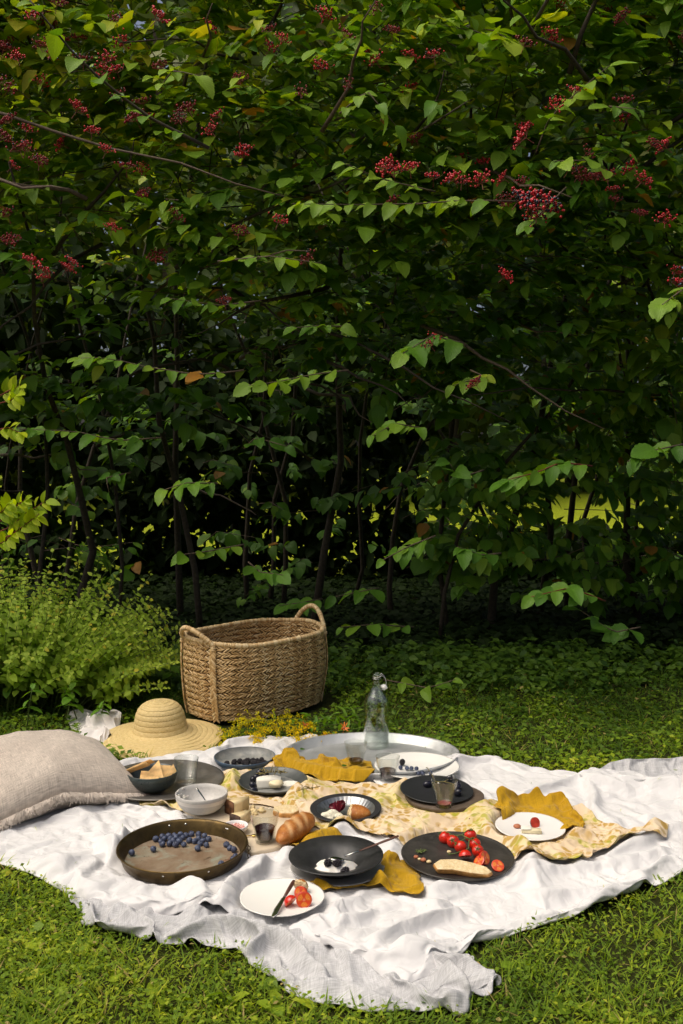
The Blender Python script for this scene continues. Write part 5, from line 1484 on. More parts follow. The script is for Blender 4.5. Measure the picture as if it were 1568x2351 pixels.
# --- grapes
def bunch(label, org, zs_, pts, stems, name="grape_bunch"):
    t = thing(name, label, "grapes", (org[0], org[1], zs_))
    for k, (x, y, z, r) in enumerate(pts):
        q = link("grape", GRM[k % 2], t, (x, y, z), (rbb.uniform(-.5, .5), 1.2 + rbb.uniform(-.4, .4), rbb.uniform(0, 6)), r / .011)
    b = MB()
    for s_ in stems: b.tube(s_, np.linspace(.0016, .0010, len(s_)), 5)
    b.obj("stalk", M['vine_dry'], t)
    return t
GRM = [MB().ball((0, 0, 0), .011, 16, 12, sc=(1, 1, s_)).mesh("grape", M['grape']) for s_ in (1.25, 1.4)]
gpx, gpy = gp.location.x, gp.location.y; o0 = at(590, 1785, zgp + .02)
gz_ = .0145
raw = [at(px, py, zgp + .02) for px, py in zf4([(395, 440), (430, 455), (448, 410), (498, 412), (395, 488), (400, 530), (445, 468), (490, 445)])]
pts = [(q[0] - o0[0], q[1] - o0[1], gz_ + (.012 if k in (1, 2) else 0), .0115) for k, q in enumerate(raw)]
rs = np.random.default_rng(3)
st = []
main = [(0.0, .0, .028), (.025, .012, .032), (.05, .016, .034), (.085, .016, .034), (.10, .01, .033)]
st.append(main)
for k in range(26):
    f = rs.uniform(.15, .98) * 4; i_ = int(f); p0 = np.array(main[i_]) * (1 - f + i_) + np.array(main[min(4, i_ + 1)]) * (f - i_)
    p1 = p0 + rs.normal(0, .010, 3) + (0, 0, .004); p2 = p1 + rs.normal(0, .005, 3); st.append([p0, p1, p2])
bunch("half-stripped bunch of black grapes with bare stalks on the grey plate", o0, zgp, pts, st)
o0 = at(1002, 1812, zbp + .01)
raw = [at(px, py, zbp + .02) for px, py in zf5([(952, 1090), (1240, 1120), (1243, 1165), (1170, 1040), (1230, 1095)])]
pts = [(q[0] - o0[0], q[1] - o0[1], .0165, .0125) for q in raw]
st = [[(.002, .05, .018), (-.006, .058, .032), (-.018, .066, .050), (-.024, .068, .060)], [(.002, .05, .018), (.03, .04, .022), (.055, .022, .022), (.062, .0, .02)], [(-.024, .068, .060), (-.030, .068, .062)], [(.002, .05, .018), (-.02, .035, .018)], [(.03, .04, .022), (.045, .05, .028)], [(.045, .03, .022), (.05, .01, .026)]]
bunch("few black grapes on a green stalk on the black plate", o0, zbp, pts, st)
t = thing("grape_stalk", "bare brown grape stalk lying on the runner beside the grey plate", "stalk", at(700, 1815, topz(*at(705, 1812, .04)[:2], .03) + .004))
b = MB(); b.tube([(-.03, -.012, .002), (0, 0, .006), (.03, .014, .005), (.05, .02, .008)], .0013, 5)
for k in range(9):
    p0 = np.array((-.02 + .008 * k, -.008 + .004 * k, .005)); b.tube([p0, p0 + rs.normal(0, .006, 3) + (0, 0, .004), p0 + rs.normal(0, .009, 3) + (0, 0, .007)], .0009, 4)
b.obj("twiglets", M['vine_dry'], t)
# --- tomatoes
def tomato_mesh():
    b = MB(); b.ball((0, 0, 0), .0180, 24, 16, wob=lambda V: 1 - .10 * np.exp(-((1 - V[:, 2]) / .06)))
    return b.mesh("tomato", M['tomato'])
TMM = tomato_mesh()
cal = MB()
for k in range(5):
    a = k * 2 * PI / 5; cal.tube([(0, 0, .0165), (.005 * math.cos(a), .005 * math.sin(a), .0185), (.011 * math.cos(a + .2), .011 * math.sin(a + .2), .0185)], [.0016, .0013, .0003], 4, flat=.5)
cal.tube([(0, 0, .016), (.001, 0, .023)], .0010, 5)
CALM = cal.mesh("calyx", M['calyx'])
tpx, tpy = tp.location.x, tp.location.y
vt = thing("tomato_vine", "row of whole red cherry tomatoes still on their green vine on the blackened tray", "tomatoes", (tpx, tpy, ztp))
raw = [at(px, py, ztp + .02)[:2] for px, py in [(1022, 1923), (1039, 1931), (1057, 1943.6), (1080, 1918), (1090, 1938), (1097, 1953)]]
TP_ = settle(raw, .0178)
for k, q in enumerate(TP_):
    o = link("tomato", TMM, vt, (q[0] - tpx, q[1] - tpy, .0195), (rbb.gauss(-.5, .3), rbb.gauss(0, .5), rbb.uniform(0, 6)), (1.0, 1.04, .97, 1.03, 1.0, .96)[k]); link("calyx", CALM, o)
mv = np.mean(TP_, 0) - (tpx, tpy)
b = MB(); ml = [(mv[0] - .03, mv[1] + .01, .036), (mv[0] - .005, mv[1] + .006, .040), (mv[0] + .015, mv[1] - .012, .036), (mv[0] + .01, mv[1] - .04, .018), (mv[0] - .03, mv[1] - .05, .008), (mv[0] - .05, mv[1] - .05, .006)]
b.tube(ml, .0017, 6)
for q in TP_: p1 = np.array((q[0] - tpx, q[1] - tpy, .036)); p0 = min((np.array(m_) for m_ in ml[:3]), key=lambda m_: np.linalg.norm(m_ - p1)); b.tube([p0, (p0 + p1) / 2 + (0, 0, .004), p1], .0013, 5)
b.obj("vine", M['calyx'], vt)
def half_tomato(label, loc, rot, sc=1.0, group=None):
    t = thing("cut_tomato", label, "tomato", loc, 0, group); t.rotation_euler = rot; t.scale = (sc,) * 3
    th_ = np.linspace(PI / 2, PI, 9)
    b = MB().lathe([(max(.0003, .018 * math.sin(q)), .018 * math.cos(q)) for q in th_], 28); b.obj("skin", M['tomato'], t)
    MB().lathe([(.018, 0), (.0172, .0006), (.013, .0002), (.006, .0003), (.0003, .0005)], 28).obj("flesh", M['tomato_flesh'], t)
    return t
for lab, px, py, rot, z_, s_ in (("cut tomato half with its face up, lowest on the right of the blackened tray", 1143, 1987, (R(38), 0, .3), .012, 1.0), ("tomato half leaning on the vine tomatoes, cut face to the side", 1114, 1969, (R(60), R(25), .6), .017, 1.08), ("tomato half with a narrow cut edge beside the bread slice", 1099, 1977, (R(40), R(-30), -.5), .013, 1.0), ("tomato half cut side down nearest the bread slice", 1068, 1966, (R(150), R(10), .4), .016, 1.02)):
    q = at(px, py, ztp + z_); half_tomato(lab, (q[0], q[1], ztp + z_), rot, s_)
for lab, px, py, rot, z_, s_ in (("tomato slice with its cut face to the front on the white front plate", 698, 2066, (R(72), 0, .15), .0215, 1.12), ("tomato half standing behind the slice on the white front plate", 690, 2052, (R(80), 0, -.5), .0200, 1.05), ("tomato wedge lying beside the knife on the white front plate", 668, 2071, (R(130), R(-30), .5), .016, .95)):
    q = at(px, py, zf + z_); half_tomato(lab, (q[0], q[1], zf + z_), rot, s_)
# --- bread
def loaf_np(L, rx, rz, cuts, n=56, m=28, seed=1):
    t = np.linspace(0, 1, n)[:, None]; a = np.linspace(0, 2 * PI, m, endpoint=False)[None]
    pr_ = (1 - np.abs(2 * t - 1) ** 2.4) ** .60
    x = (t - .5) * L + 0 * a; y = rx * pr_ * np.cos(a); z = rz * pr_ * np.sin(a); z = np.where(z < 0, z * .72, z)
    mask = np.zeros_like(y)
    for c, w, sk in cuts:
        d = (x / L + .5 - c) - sk * y / L
        mask = np.maximum(mask, np.exp(-(d / w) ** 2) * np.clip(np.sin(a) * 1.6 - .25, 0, 1))
    rid = np.zeros_like(y)
    for c, w, sk in cuts:
        d = (x / L + .5 - c) - sk * y / L
        rid = np.maximum(rid, np.exp(-((d - w * 1.3) / (w * .7)) ** 2) * np.clip(np.sin(a) * 1.6 - .3, 0, 1))
    k = 1 + .05 * fbm2(x * 30, a + 0 * x, 1, 3, seed) - .07 * mask + .09 * rid
    y *= k; z *= k
    i, j = np.meshgrid(np.arange(n - 1), np.arange(m), indexing='ij'); j2 = (j + 1) % m
    F = np.stack([i * m + j, i * m + j2, (i + 1) * m + j2, (i + 1) * m + j], -1).reshape(-1, 4)
    return np.stack([x, y, z], -1).reshape(-1, 3), F, np.stack([x, y, mask * .5], -1).reshape(-1, 3)
V, F, uv = loaf_np(.215, .038, .035, [(.26, .038, 1.0), (.47, .055, .8), (.70, .042, .95)])
a_, b__ = at(655, 1928, ZB + .02), at(702, 1880, ZB + .035)
me = mesh_np("bread_roll", V, F, M['crust'], True, {"suv": uv})
tag(link("bread_roll", me, None, ((a_[0] + b__[0]) / 2, (a_[1] + b__[1]) / 2, ZB + .0275), (0, 0, math.atan2(b__[1] - a_[1], b__[0] - a_[0]))), "golden crusty bread roll with slashed top on the end of the marble board", "bread roll")

def torn(name, label, loc, r, sc, rot, seed, cut=-.15, mats=('crust', 'crumb')):
    """Half a roll: crust outside, ragged crumb where it was torn (towards -x)."""
    b = MB()
    b.ball((0, 0, 0), r, 36, 24, sc=sc)
    V = b.V[0]
    lim = cut * r * sc[0]
    nz = vnoise(V * 190 + seed) * .0035 + vnoise(V * 420 + seed) * .0020
    tornm = V[:, 0] < lim
    V[tornm, 0] = lim + (V[tornm, 0] - lim) * .25 + nz[tornm] * 1.6
    V[tornm] += (vnoise(V[tornm] * 300 + seed + 5) * .0015)[:, None]
    V[:] *= (1 + .02 * vnoise(V * 60 + seed))[:, None]
    t = link(name, b.mesh(name, [M[mats[0]], M[mats[1]]]), None, loc, rot)
    me = t.data
    for p_ in me.polygons:
        if p_.center.x < lim + .0022: p_.material_index = 1
    return tag(t, label, "bread")
q = at(*zf4([(1235, 715)])[0], zt + .03)
torn("torn_bread", "torn half of a bread roll, crumb to the left, on the fluted tin plate", (q[0], q[1], zt + .026), .036, (1.35, .85, .66), (0, R(4), R(-12)), 2.0, -.25)
q = at(688, 2037, zf + .02); torn("torn_bread", "small torn lump of bread behind the tomatoes on the white front plate", (q[0], q[1], zf + .0185), .022, (1.1, .95, .82), (0, R(-25), R(60)), 7.0, .35)
def slab(name, label, cat, loc, out, h, mats, rot=(0, 0, 0), seed=1, tri=0):
    """Slice: irregular outline, crumb on top, crust round the side."""
    p_ = np.asarray(out, float); n = len(p_)
    # smooth the outline
    t_ = np.linspace(0, n, 48, endpoint=False); i = t_.astype(int); f = (t_ - i)[:, None]; f = f * f * (3 - 2 * f) * .5 + f * .5
    q = p_[i % n] * (1 - f) + p_[(i + 1) % n] * f
    c = q.mean(0); V = [[c[0], c[1], h]]; m = len(q)
    rings = [(.35, h, 0), (.65, h, 0), (.90, h, 0), (.975, h * .98, 1), (1.0, h * .75, 1), (1.02, h * .4, 1), (.96, 0, 1)]
    for s_, z, _ in rings:
        w = c + (q - c) * s_; zz = z + (vnoise(np.column_stack([w * 120, np.full(m, seed)])) * .0022 if s_ < .95 else 0)
        V += np.column_stack([w, np.broadcast_to(zz, m)]).tolist()
    k = np.arange(m); k2 = (k + 1) % m
    T = np.stack([np.zeros(m, int), 1 + k, 1 + k2], -1); Q = []; mi = [0] * m
    for r_ in range(len(rings) - 1):
        Q.append(np.stack([1 + r_ * m + k, 1 + (r_ + 1) * m + k, 1 + (r_ + 1) * m + k2, 1 + r_ * m + k2], -1)); mi += [0 if r_ < 3 else 1] * m
    me = mesh_np(name, V, [T, np.concatenate(Q)], mats, True, {"suv": np.zeros((len(V), 3))}, mi)
    o = link(name, me, None, loc, rot)
    return tag(o, label, cat)
q = at(1062, 1993, ztp + .018)
slab("bread_slice", "long slice of pale crusty bread at the front of the blackened tray", "bread", (q[0], q[1], ztp + .006), [(-.080, .012), (-.062, .027), (-.02, .030), (.03, .019), (.066, .006), (.080, -.010), (.066, -.020), (.025, -.016), (-.03, -.006), (-.070, -.006)], .018, [M['crumb'], M['toast']], (R(28), 0, R(-4)), 3)
q = at(657, 1862, ZB + .01)
slab("bread_half", "flat cut half of a loaf lying crumb side up behind the bread roll", "bread", (q[0], q[1], ZB + .001), [(-.038, .02), (.0, .034), (.036, .022), (.040, -.012), (.020, -.034), (-.018, -.030), (-.042, -.008)], .017, [M['crumb'], M['toast']], (R(5), 0, .1), 5)
# --- cheese
def wedge(name, label, loc, L, wdt, h, rz, mats):
    t = thing(name, label, "cheese", loc, rz)
    n = 8; arc = [(-L + .010 * math.cos(q) - .010, wdt * q / 1.2) for q in np.linspace(-.6, .6, n)]
    pts = [(L * .15, .0)] + arc[::-1]
    area = sum(pts[i][0] * pts[(i + 1) % len(pts)][1] - pts[i][1] * pts[(i + 1) % len(pts)][0] for i in range(len(pts)))
    if area < 0: pts = pts[::-1]
    MB().prism(pts, 0, h, bevel=.03).obj("paste", mats[0], t, smooth=False)
    A = np.array(arc); V = []
    for s_, z in ((1.0, -.0005), (1.0, h + .0008)):
        for k_, p_ in enumerate(A): V.append((p_[0] - .0005, p_[1] * 1.005, z))
    for z in (h + .0008, -.0005):
        for k_, p_ in enumerate(A): V.append((p_[0] - .0035, p_[1] * 1.02, z))
    V = np.array(V); i = np.arange(n - 1)
    F = np.concatenate([np.stack([r_ * n + i, r_ * n + i + 1, ((r_ + 1) % 4) * n + i + 1, ((r_ + 1) % 4) * n + i], -1) for r_ in range(4)] + [np.array([[0, n, 2 * n, 3 * n], [n - 1, 4 * n - 1, 3 * n - 1, 2 * n - 1]])])
    MB().add(V, F).obj("rind", mats[1], t, smooth=False)
    return t
q = at(555, 1862, ZB); wedge("cheese_wedge", "larger wedge of pale hard cheese with brown rind at the back of the board", (q[0] + .016, q[1] + .006, ZB + .0008), .062, .052, .044, R(38), (M['cheese'], M['rind']))
q = at(556, 1886, ZB); wedge("cheese_wedge", "smaller wedge of cheese with a black rind behind the salt bowl", (q[0] + .022, q[1] + .004, ZB + .0008), .056, .046, .034, R(48), (M['cheese'], M['rind_dark']))
rc = np.random.default_rng(12)
def crumbs(label, cat, px, py, z, n, r, mat, spread, grp):
    for k in range(n):
        q = at(px + rc.normal(0, spread), py + rc.normal(0, spread * .35), z)
        s_ = rc.uniform(.6, 1.2) * r; b = MB().ball((0, 0, 0), s_, 8, 6, sc=(1.3, 1, .75), rot=rotm(*rc.uniform(-1, 1, 3)), wob=lambda V: 1 + .3 * vnoise(V * 2.3 + k))
        tag(b.obj("cheese_crumb", mat, smooth=False, loc=(q[0], q[1], z + s_ * .6)), label, cat, grp)
crumbs("crumbled lump of pale cheese on the board behind the wine glass", "cheese", 588, 1866, ZB, 9, .0085, M['cheese'], 14, "cheese crumbs on the board")
# brie on the grey plate
t = thing("brie_wedge", "thick piece of white-rinded soft cheese on the grey plate", "cheese", (*at(626, 1806, zgp + .006)[:2], zgp + .0045), R(-10))
arc = [(.062 * math.cos(q), .062 * math.sin(q)) for q in np.linspace(R(100), R(215), 14)]
ptsb = [(.030, -.004), (.024, .024), (.004, .036)] + [(x_ * .9, y_ * .62 - .004) for x_, y_ in arc][1:]
area = sum(ptsb[i][0] * ptsb[(i + 1) % len(ptsb)][1] - ptsb[i][1] * ptsb[(i + 1) % len(ptsb)][0] for i in range(len(ptsb)))
if area < 0: ptsb = ptsb[::-1]
MB().prism(ptsb, 0, .030, bevel=.02).obj("rind", M['brie_rind'], t, smooth=False)
b = MB(); nv = 9
yy_, zz_ = np.meshgrid(np.linspace(-.033, .020, 12), np.linspace(.003, .027, 6))
xx_ = .012 + .010 * vnoise(np.stack([yy_ * 90, zz_ * 110, 0 * yy_], -1)) * .8 + .012 * (yy_ + .02) / .05
b.ball((.012, -.002, .0150), .030, 18, 12, sc=(.85, .92, .47), wob=lambda V: 1 + .10 * vnoise(V * 3.1) + .05 * vnoise(V * 8)); b.obj("paste", M['brie'], t)
t = blob("brie_smear", "creamy smear of melted cheese on the floor of the grey plate", "cheese", (*at(668, 1797, zgp + .006)[:2], zgp + .0048), .034, .026, .004, M['brie_rind'], 6.0, .6)
# blue cheese and radicchio on the tin plate
q = at(*zf4([(1045, 750)])[0], zt + .015)
b = MB()
for k, (dx, dy, r_) in enumerate(((0, 0, .019), (-.020, .004, .014), (.018, -.006, .014), (-.004, -.012, .011), (.026, -.014, .007))):
    b.ball((dx, dy, r_ * .75), r_, 20, 14, sc=(1.15, .9, .85), wob=lambda V, k=k: 1 + .22 * vnoise(V * 2.6 + k * 7) + .10 * vnoise(V * 7 + k))
tag(b.obj("blue_cheese", M['blue_cheese'], smooth=False, loc=(q[0], q[1], zt + .002)), "crumbly chunk of blue-veined cheese on the fluted tin plate", "cheese")
q = at(*zf4([(1088, 690)])[0], zt + .025)
t = thing("radicchio_leaf", "dark red curled salad leaf behind the torn bread on the tin plate", "salad leaf", (q[0], q[1], zt + .006))
for k in range(4):
    u_, v_ = np.meshgrid(np.linspace(-1, 1, 9), np.linspace(0, 1, 9))
    X_ = u_ * .016 * np.sin(PI * np.clip(v_ * .8 + .15, 0, 1)); Y_ = v_ * .034; Z_ = .012 * u_ ** 2 + .012 * np.sin(v_ * 2.5) + .003 * np.sin(u_ * 9 + k)
    i, j = np.meshgrid(np.arange(8), np.arange(8), indexing='ij'); F = np.stack([i * 9 + j, i * 9 + j + 1, (i + 1) * 9 + j + 1, (i + 1) * 9 + j], -1).reshape(-1, 4)
    V = np.stack([X_, Y_, Z_], -1).reshape(-1, 3) @ rotm(R(20 + 12 * k), R(-20 + 18 * k), R(60 - 45 * k)).T
    MB().add(V, F).obj("leaf_blade", M['radicchio'], t, loc=(.003 * k, 0, .004 * k))
# crackers in the teal bowl
tbx, tby = tb.location.x, tb.location.y
def cracker(label, pts, loc, rot, th=.003):
    p_ = np.asarray(pts, float); b = MB(); b.prism(p_, -th / 2, th / 2, bevel=.05)
    tag(b.obj("cracker", M['cracker'], smooth=False, loc=loc, rot=rot), label, "cracker", "crackers in the teal bowl")
stick = [(-.060, -.010), (.060, -.011), (.062, .010), (-.058, .012)]
tri = [(-.036, -.022), (.036, -.026), (.004, .038)]
quad = [(-.032, -.024), (.030, -.028), (.034, .022), (-.028, .026)]
cracker("long thin cracker strip leaning out over the left rim of the bowl", stick, (tbx - .058, tby - .012, ztb + .078), (R(45), R(24), R(160)))
cracker("second long cracker strip leaning beside the first", stick, (tbx - .042, tby + .010, ztb + .082), (R(42), R(26), R(152)))
cracker("broad pointed cracker standing up in the middle of the bowl", tri, (tbx + .012, tby - .004, ztb + .070), (R(48), 0, R(-8)))
cracker("square cracker standing against the right side of the bowl", quad, (tbx + .034, tby + .010, ztb + .062), (R(42), R(6), R(25)))
cracker("small cracker corner sticking out by the right rim of the bowl", [(-.02, -.015), (.022, -.012), (.015, .020)], (tbx + .062, tby - .002, ztb + .070), (R(50), 0, R(30)))
cracker("flat cracker low in the front of the bowl", quad, (tbx - .006, tby - .022, ztb + .056), (R(24), R(3), R(10)))
cracker("cracker lying at the bottom of the heap in the bowl", quad, (tbx + .002, tby + .012, ztb + .044), (R(6), R(-4), R(50)))
# salt bowl, brass spoon handle
q = at(541, 1905, ZB + .01)
t = thing("salt_bowl", "tiny white bowl of pink salt at the edge of the copper tray", "bowl", (q[0], q[1], ZB + .0006)); MB().lathe(bowl_prof(.016, .038, .024, .003), 40).obj("body", M['ceramic'], t)
b = MB()
for k in range(110):
    r_, a = .027 * math.sqrt(rc.random()), rc.uniform(0, 2 * PI); b.ball((r_ * math.cos(a), r_ * math.sin(a), .0165 + rc.uniform(0, .005)), rc.uniform(.0014, .0028), 5, 4)
b.lathe([(.0005, .0165), (.026, .0165)], 24)
o = b.obj("pink_salt", M['salt'], smooth=False, loc=(q[0], q[1], ZB + .0006)); tag(o, "coarse pink salt heaped in the tiny white bowl", "salt", kind="stuff")
a_ = at(535, 1921, ZB + .005); b__ = at(592, 1917, ZB + .005)
t, h, d, ax = cutlery("salt_spoon", "slim brass spoon lying in front of the salt bowl", "spoon", (a_[0], a_[1], ZB + .005), (b__[0], b__[1], ZB + .005), .75, M['brass'], .0030, flat=.7)
MB().ball(d * .88, .009, 12, 8, sc=(1.3, .9, .3), rot=rotm(0, 0, math.atan2(ax[1], ax[0]))).obj("bowl", M['brass'], t)
# knife on the front plate
a_ = at(675, 2022, zf + .030); b__ = at(626, 2109, zf + .006)
t, h, d, ax = cutlery("table_knife", "knife with a dark wooden handle resting on the white front plate", "knife", (a_[0], a_[1], zf + .030), (b__[0], b__[1], zf + .010), .46, M['handle_wood'], .0056)
ang = math.atan2(d[1], d[0]); Lb = np.linalg.norm(d - h)
blade = [(0, -.004), (Lb * .1, -.0065), (Lb * .6, -.0095), (Lb * .95, -.006), (Lb, .001), (Lb * .85, .0065), (Lb * .3, .0055), (0, .004)]
MB().prism(blade, -.0008, .0008, bevel=.03).obj("blade", M['steel'], t, smooth=False, loc=tuple(h * .99), rot=(R(12), R(8), ang))
# fork whose tines show behind the black plate, fork handle on the side plate
a_ = at(1005, 1797, zbp + .02); b__ = at(1048, 1776, .07)
t, h, d, ax = cutlery("fork", "dark steel fork with its tines sticking out behind the black plate", "fork", (a_[0], a_[1], zbp + .018), (b__[0], b__[1], .072), .62, M['steel'], .0026, flat=.6)
sd_ = np.array((-ax[1], ax[0], 0))
b = MB(); b.ball(h + (d - h) * .12, .010, 10, 8, sc=(1, .9, .25), rot=rotm(0, R(-8), math.atan2(ax[1], ax[0])))
for k in range(4): b.tube([h + (d - h) * .2 + sd_ * (k - 1.5) * .0046, h + (d - h) + sd_ * (k - 1.5) * .0048], [.0014, .0008], 5)
b.obj("tines", M['steel'], t)
# on the large white plate: crumb of cheese rind; on the dessert plate: plum, brie, fig
t = slab("flatbread_piece", "pale piece of torn flatbread lying on the large white plate", "bread", (*at(953, 1737, zl + .006)[:2], zl + .0062), [(-.045, .0), (-.02, .018), (.004, .010), (.030, .016), (.040, .0), (.018, -.012), (-.012, -.006), (-.036, -.016)], .006, [plain('flatbread', (.74, .54, .34), .7, var=.08), M['cheese']], (0, 0, .1), 9)
rx_, ry_ = rp.location.x, rp.location.y
q = at(1229, 1888, zrp + .02)
t = thing("plum_slice", "wedge of dark red plum on the small white plate", "fruit", (q[0], q[1], zrp + .019)); t.rotation_euler = (R(70), R(10), R(20))
MB().lathe([(max(.0003, .0165 * math.sin(q_)), .0165 * math.cos(q_)) for q_ in np.linspace(PI / 2, PI, 8)], 24).obj("skin", M['plum'], t); MB().lathe([(.0165, 0), (.008, .0006), (.0003, .0008)], 24).obj("flesh", M['plum_flesh'], t)
q = at(1187, 1898, zrp + .01); tag(MB().ball((0, 0, 0), .0085, 12, 8, sc=(1.4, .9, .8)).obj("fruit_piece", M['nut'], loc=(q[0], q[1], zrp + .012)), "small reddish piece of fruit left of the brie on the small white plate", "fruit")
q = at(1220, 1908, zrp + .01)
t = thing("brie_slice", "small slice of brie on the small white plate", "cheese", (q[0], q[1], zrp + .0058), R(-8))
MB().prism([(-.030, -.010), (.030, -.011), (.028, .008), (-.028, .012)], 0, .012, bevel=.05).obj("paste", M['brie'], t, smooth=False); MB().prism([(-.031, -.0125), (-.001, -.0118), (-.001, .0135), (-.030, .0135)], .0118, .0145, bevel=.05).obj("rind", M['brie_rind'], t, smooth=False)
# bits on the blackened tray
for px, py, lab, r_, mt in ((955, 1968, "red berry-like nut on the left of the blackened tray", .0062, 'nut'), (972, 1975, "brown nut on the left of the blackened tray", .0068, 'nut'), (985, 1979, "pale cube of cheese on the left of the blackened tray", .0062, 'cheese'), (1031, 1956, "pale crumb by the tomato vine on the blackened tray", .0055, 'cheese'), (963, 1972, "tiny pale crumb between the nuts", .0045, 'cheese')):
    q = at(px, py, ztp + .007); tag(MB().ball((0, 0, 0), r_, 10, 8, sc=(1.2, .95, .85), wob=lambda V: 1 + .12 * vnoise(V * 2 + px)).obj("food_scrap", M[mt], loc=(q[0], q[1], ztp + .003 + r_ * .8)), lab, "scrap")
q = at(958, 1955, ztp + .01); t = thing("tomato_stalk", "stripped green tomato stalks on the left of the blackened tray", "stalk", (q[0], q[1], ztp + .005))
for k in range(6):
    c = np.array((rc.normal(0, .016), rc.normal(0, .010), .004)); b = MB()
    for s_ in range(5): a = s_ * 1.257 + k; b.tube([c, c + (.005 * math.cos(a), .005 * math.sin(a), .003), c + (.010 * math.cos(a), .010 * math.sin(a), .001)], [.0013, .0010, .0003], 4)
    b.tube([c, c + rc.normal(0, .008, 3) * (1, 1, .3) + (0, 0, .006)], .0012, 5); b.obj("calyx", M['calyx'], t)
# leaves dropped on the napkin, cherry stalk on the blanket
for px, py, lab in ((690, 1741, "tiny dark leaf on the folded flap of the tray napkin"), (786, 1773, "tiny dark leaf lying low on the tray napkin")):
    q = at(px, py, .06); z_ = topz(q[0], q[1], .012) + .003
    V, L, Q, T = HERO[2]; o = link("fallen_leaf", HMESH[0]); o.matrix_basis = frame((q[0], q[1], z_), (.6, .5, .1), (0, -.3, 1), .022); tag(o, lab, "leaf")
q = at(880, 1944, .03); z_ = topz(q[0], q[1], .02)
tag(MB().tube([(-.006, .016, .004), (-.004, .004, .005), (.004, -.004, .004), (.018, -.008, .003)], .0011, 5).obj("fruit_stalk", M['rind_dark'], loc=(q[0], q[1], z_)), "thin dark fruit stalk lying on the white blanket right of the black bowl", "stalk")

# ------------------------------------------------------------------ straw hat
def straw_mat(name, c0, c1, c2, k=170.):
    m = Mat(name); o = m.obj(); uv = m.attr("suv"); x = m.sep(uv)
    z = m.math('ABSOLUTE', m.math('SUBTRACT', m.math('FRACT', m.math('MULTIPLY', x[1], 55.0)), .5))
    ph = m.math('ADD', m.math('MULTIPLY', x[0], k), m.math('MULTIPLY', z, 2.2))
    w = m.math('ABSOLUTE', m.math('SUBTRACT', m.math('FRACT', ph), .5))
    f = m.noise(m.scale(uv, (60, 400, 1)), 1.0, 3)
    col = m.ramp(f, [(.25, c0), (.5, c1), (.75, c2)])
    col = m.mix(m.ramp(w, [(.0, .55), (.12, 0)]), col, tuple(q * .35 for q in c0))
    m.set(Base_Color=col, Roughness=.55, Specular_IOR_Level=.35); m.bump(w, .6, .003); return m.m
M['straw'] = straw_mat('straw', (.56, .40, .15), (.73, .55, .25), (.83, .68, .37))
hx, hy = S['hat'][0][0], S['hat'][0][1]; hz = topz(hx, hy, .2) - .004
hat = thing("straw_hat", "wide-brimmed yellow straw sun hat lying on the blanket in front of the basket", "hat", (hx, hy, hz)); hat.rotation_euler = (R(1.5), R(-1.5), .4)
hp = [(.0, .164), (.030, .162), (.060, .154), (.082, .138), (.094, .113), (.100, .086), (.105, .058), (.110, .043), (.130, .036), (.160, .030), (.200, .024), (.230, .017), (.252, .008)]
hp = np.array(hp); hd = np.concatenate([[0], np.cumsum(np.hypot(*np.diff(hp, axis=0).T))])
pos_ = lambda s_: np.array([np.interp(s_, hd, hp[:, 0]), np.interp(s_, hd, hp[:, 1])])
nr_ = 16; stp = hd[-1] / nr_
for k in range(nr_):
    a, b_ = pos_(max(0, k * stp - .002)), pos_((k + 1) * stp + .0005); mid = pos_((k + .5) * stp)
    tg = (b_ - a) / (np.linalg.norm(b_ - a) + 1e-9); nn_ = np.array((-tg[1], tg[0])); nn_ = nn_ if nn_[1] > 0 or nn_[0] > 0 else -nn_
    nn_ = np.array((tg[1] * -1, tg[0]));
    if nn_[1] < 0: nn_ = -nn_
    if nn_[1] < .3 and nn_[0] < 0: nn_ = -nn_
    pf = [np.maximum(q_, (.0004, -1)) for q_ in (a + nn_ * .0006, a * .7 + mid * .3 + nn_ * .0026, mid + nn_ * .0030, b_ * .75 + mid * .25 + nn_ * .0030, b_ + nn_ * .0022, b_ - nn_ * .0004, mid - nn_ * .0006, a - nn_ * .0012)]
    per = max(8, int(2 * PI * max(.01, mid[0]) / .011))
    wv_ = lambda an, r, z, i, k=k, per=per: (r + .0007 * np.sin(an * per + k) * (i > 2) * (i < 6) * (r > .02), z + .0035 * np.sin(an * 3 + 1.1) * np.clip((r - .12) / .13, 0, 1) + .0018 * np.sin(an * 5 + k * .7) * np.clip((r - .1) / .1, 0, 1))
    MB().lathe(pf, 160 if k > 3 else 64, wob=wv_, close=True).obj("straw_braid", M['straw'], hat)
fr = MB()
rs = np.random.default_rng(4)
for k in range(420):
    a = rs.uniform(0, 2 * PI); r0 = .2515; z0 = .008 + .0035 * math.sin(a * 3 + 1.1); da = rs.normal(0, .025)
    p0 = np.array((r0 * math.cos(a), r0 * math.sin(a), z0)); p1 = np.array(((r0 + rs.uniform(.003, .007)) * math.cos(a + da), (r0 + .005) * math.sin(a + da), z0 + rs.normal(0, .0015)))
    fr.tube([p0, p1], [.0009, .0005], 3, cap=False)
tag(fr.obj("frayed_edge", M['straw'], hat), kind="stuff")

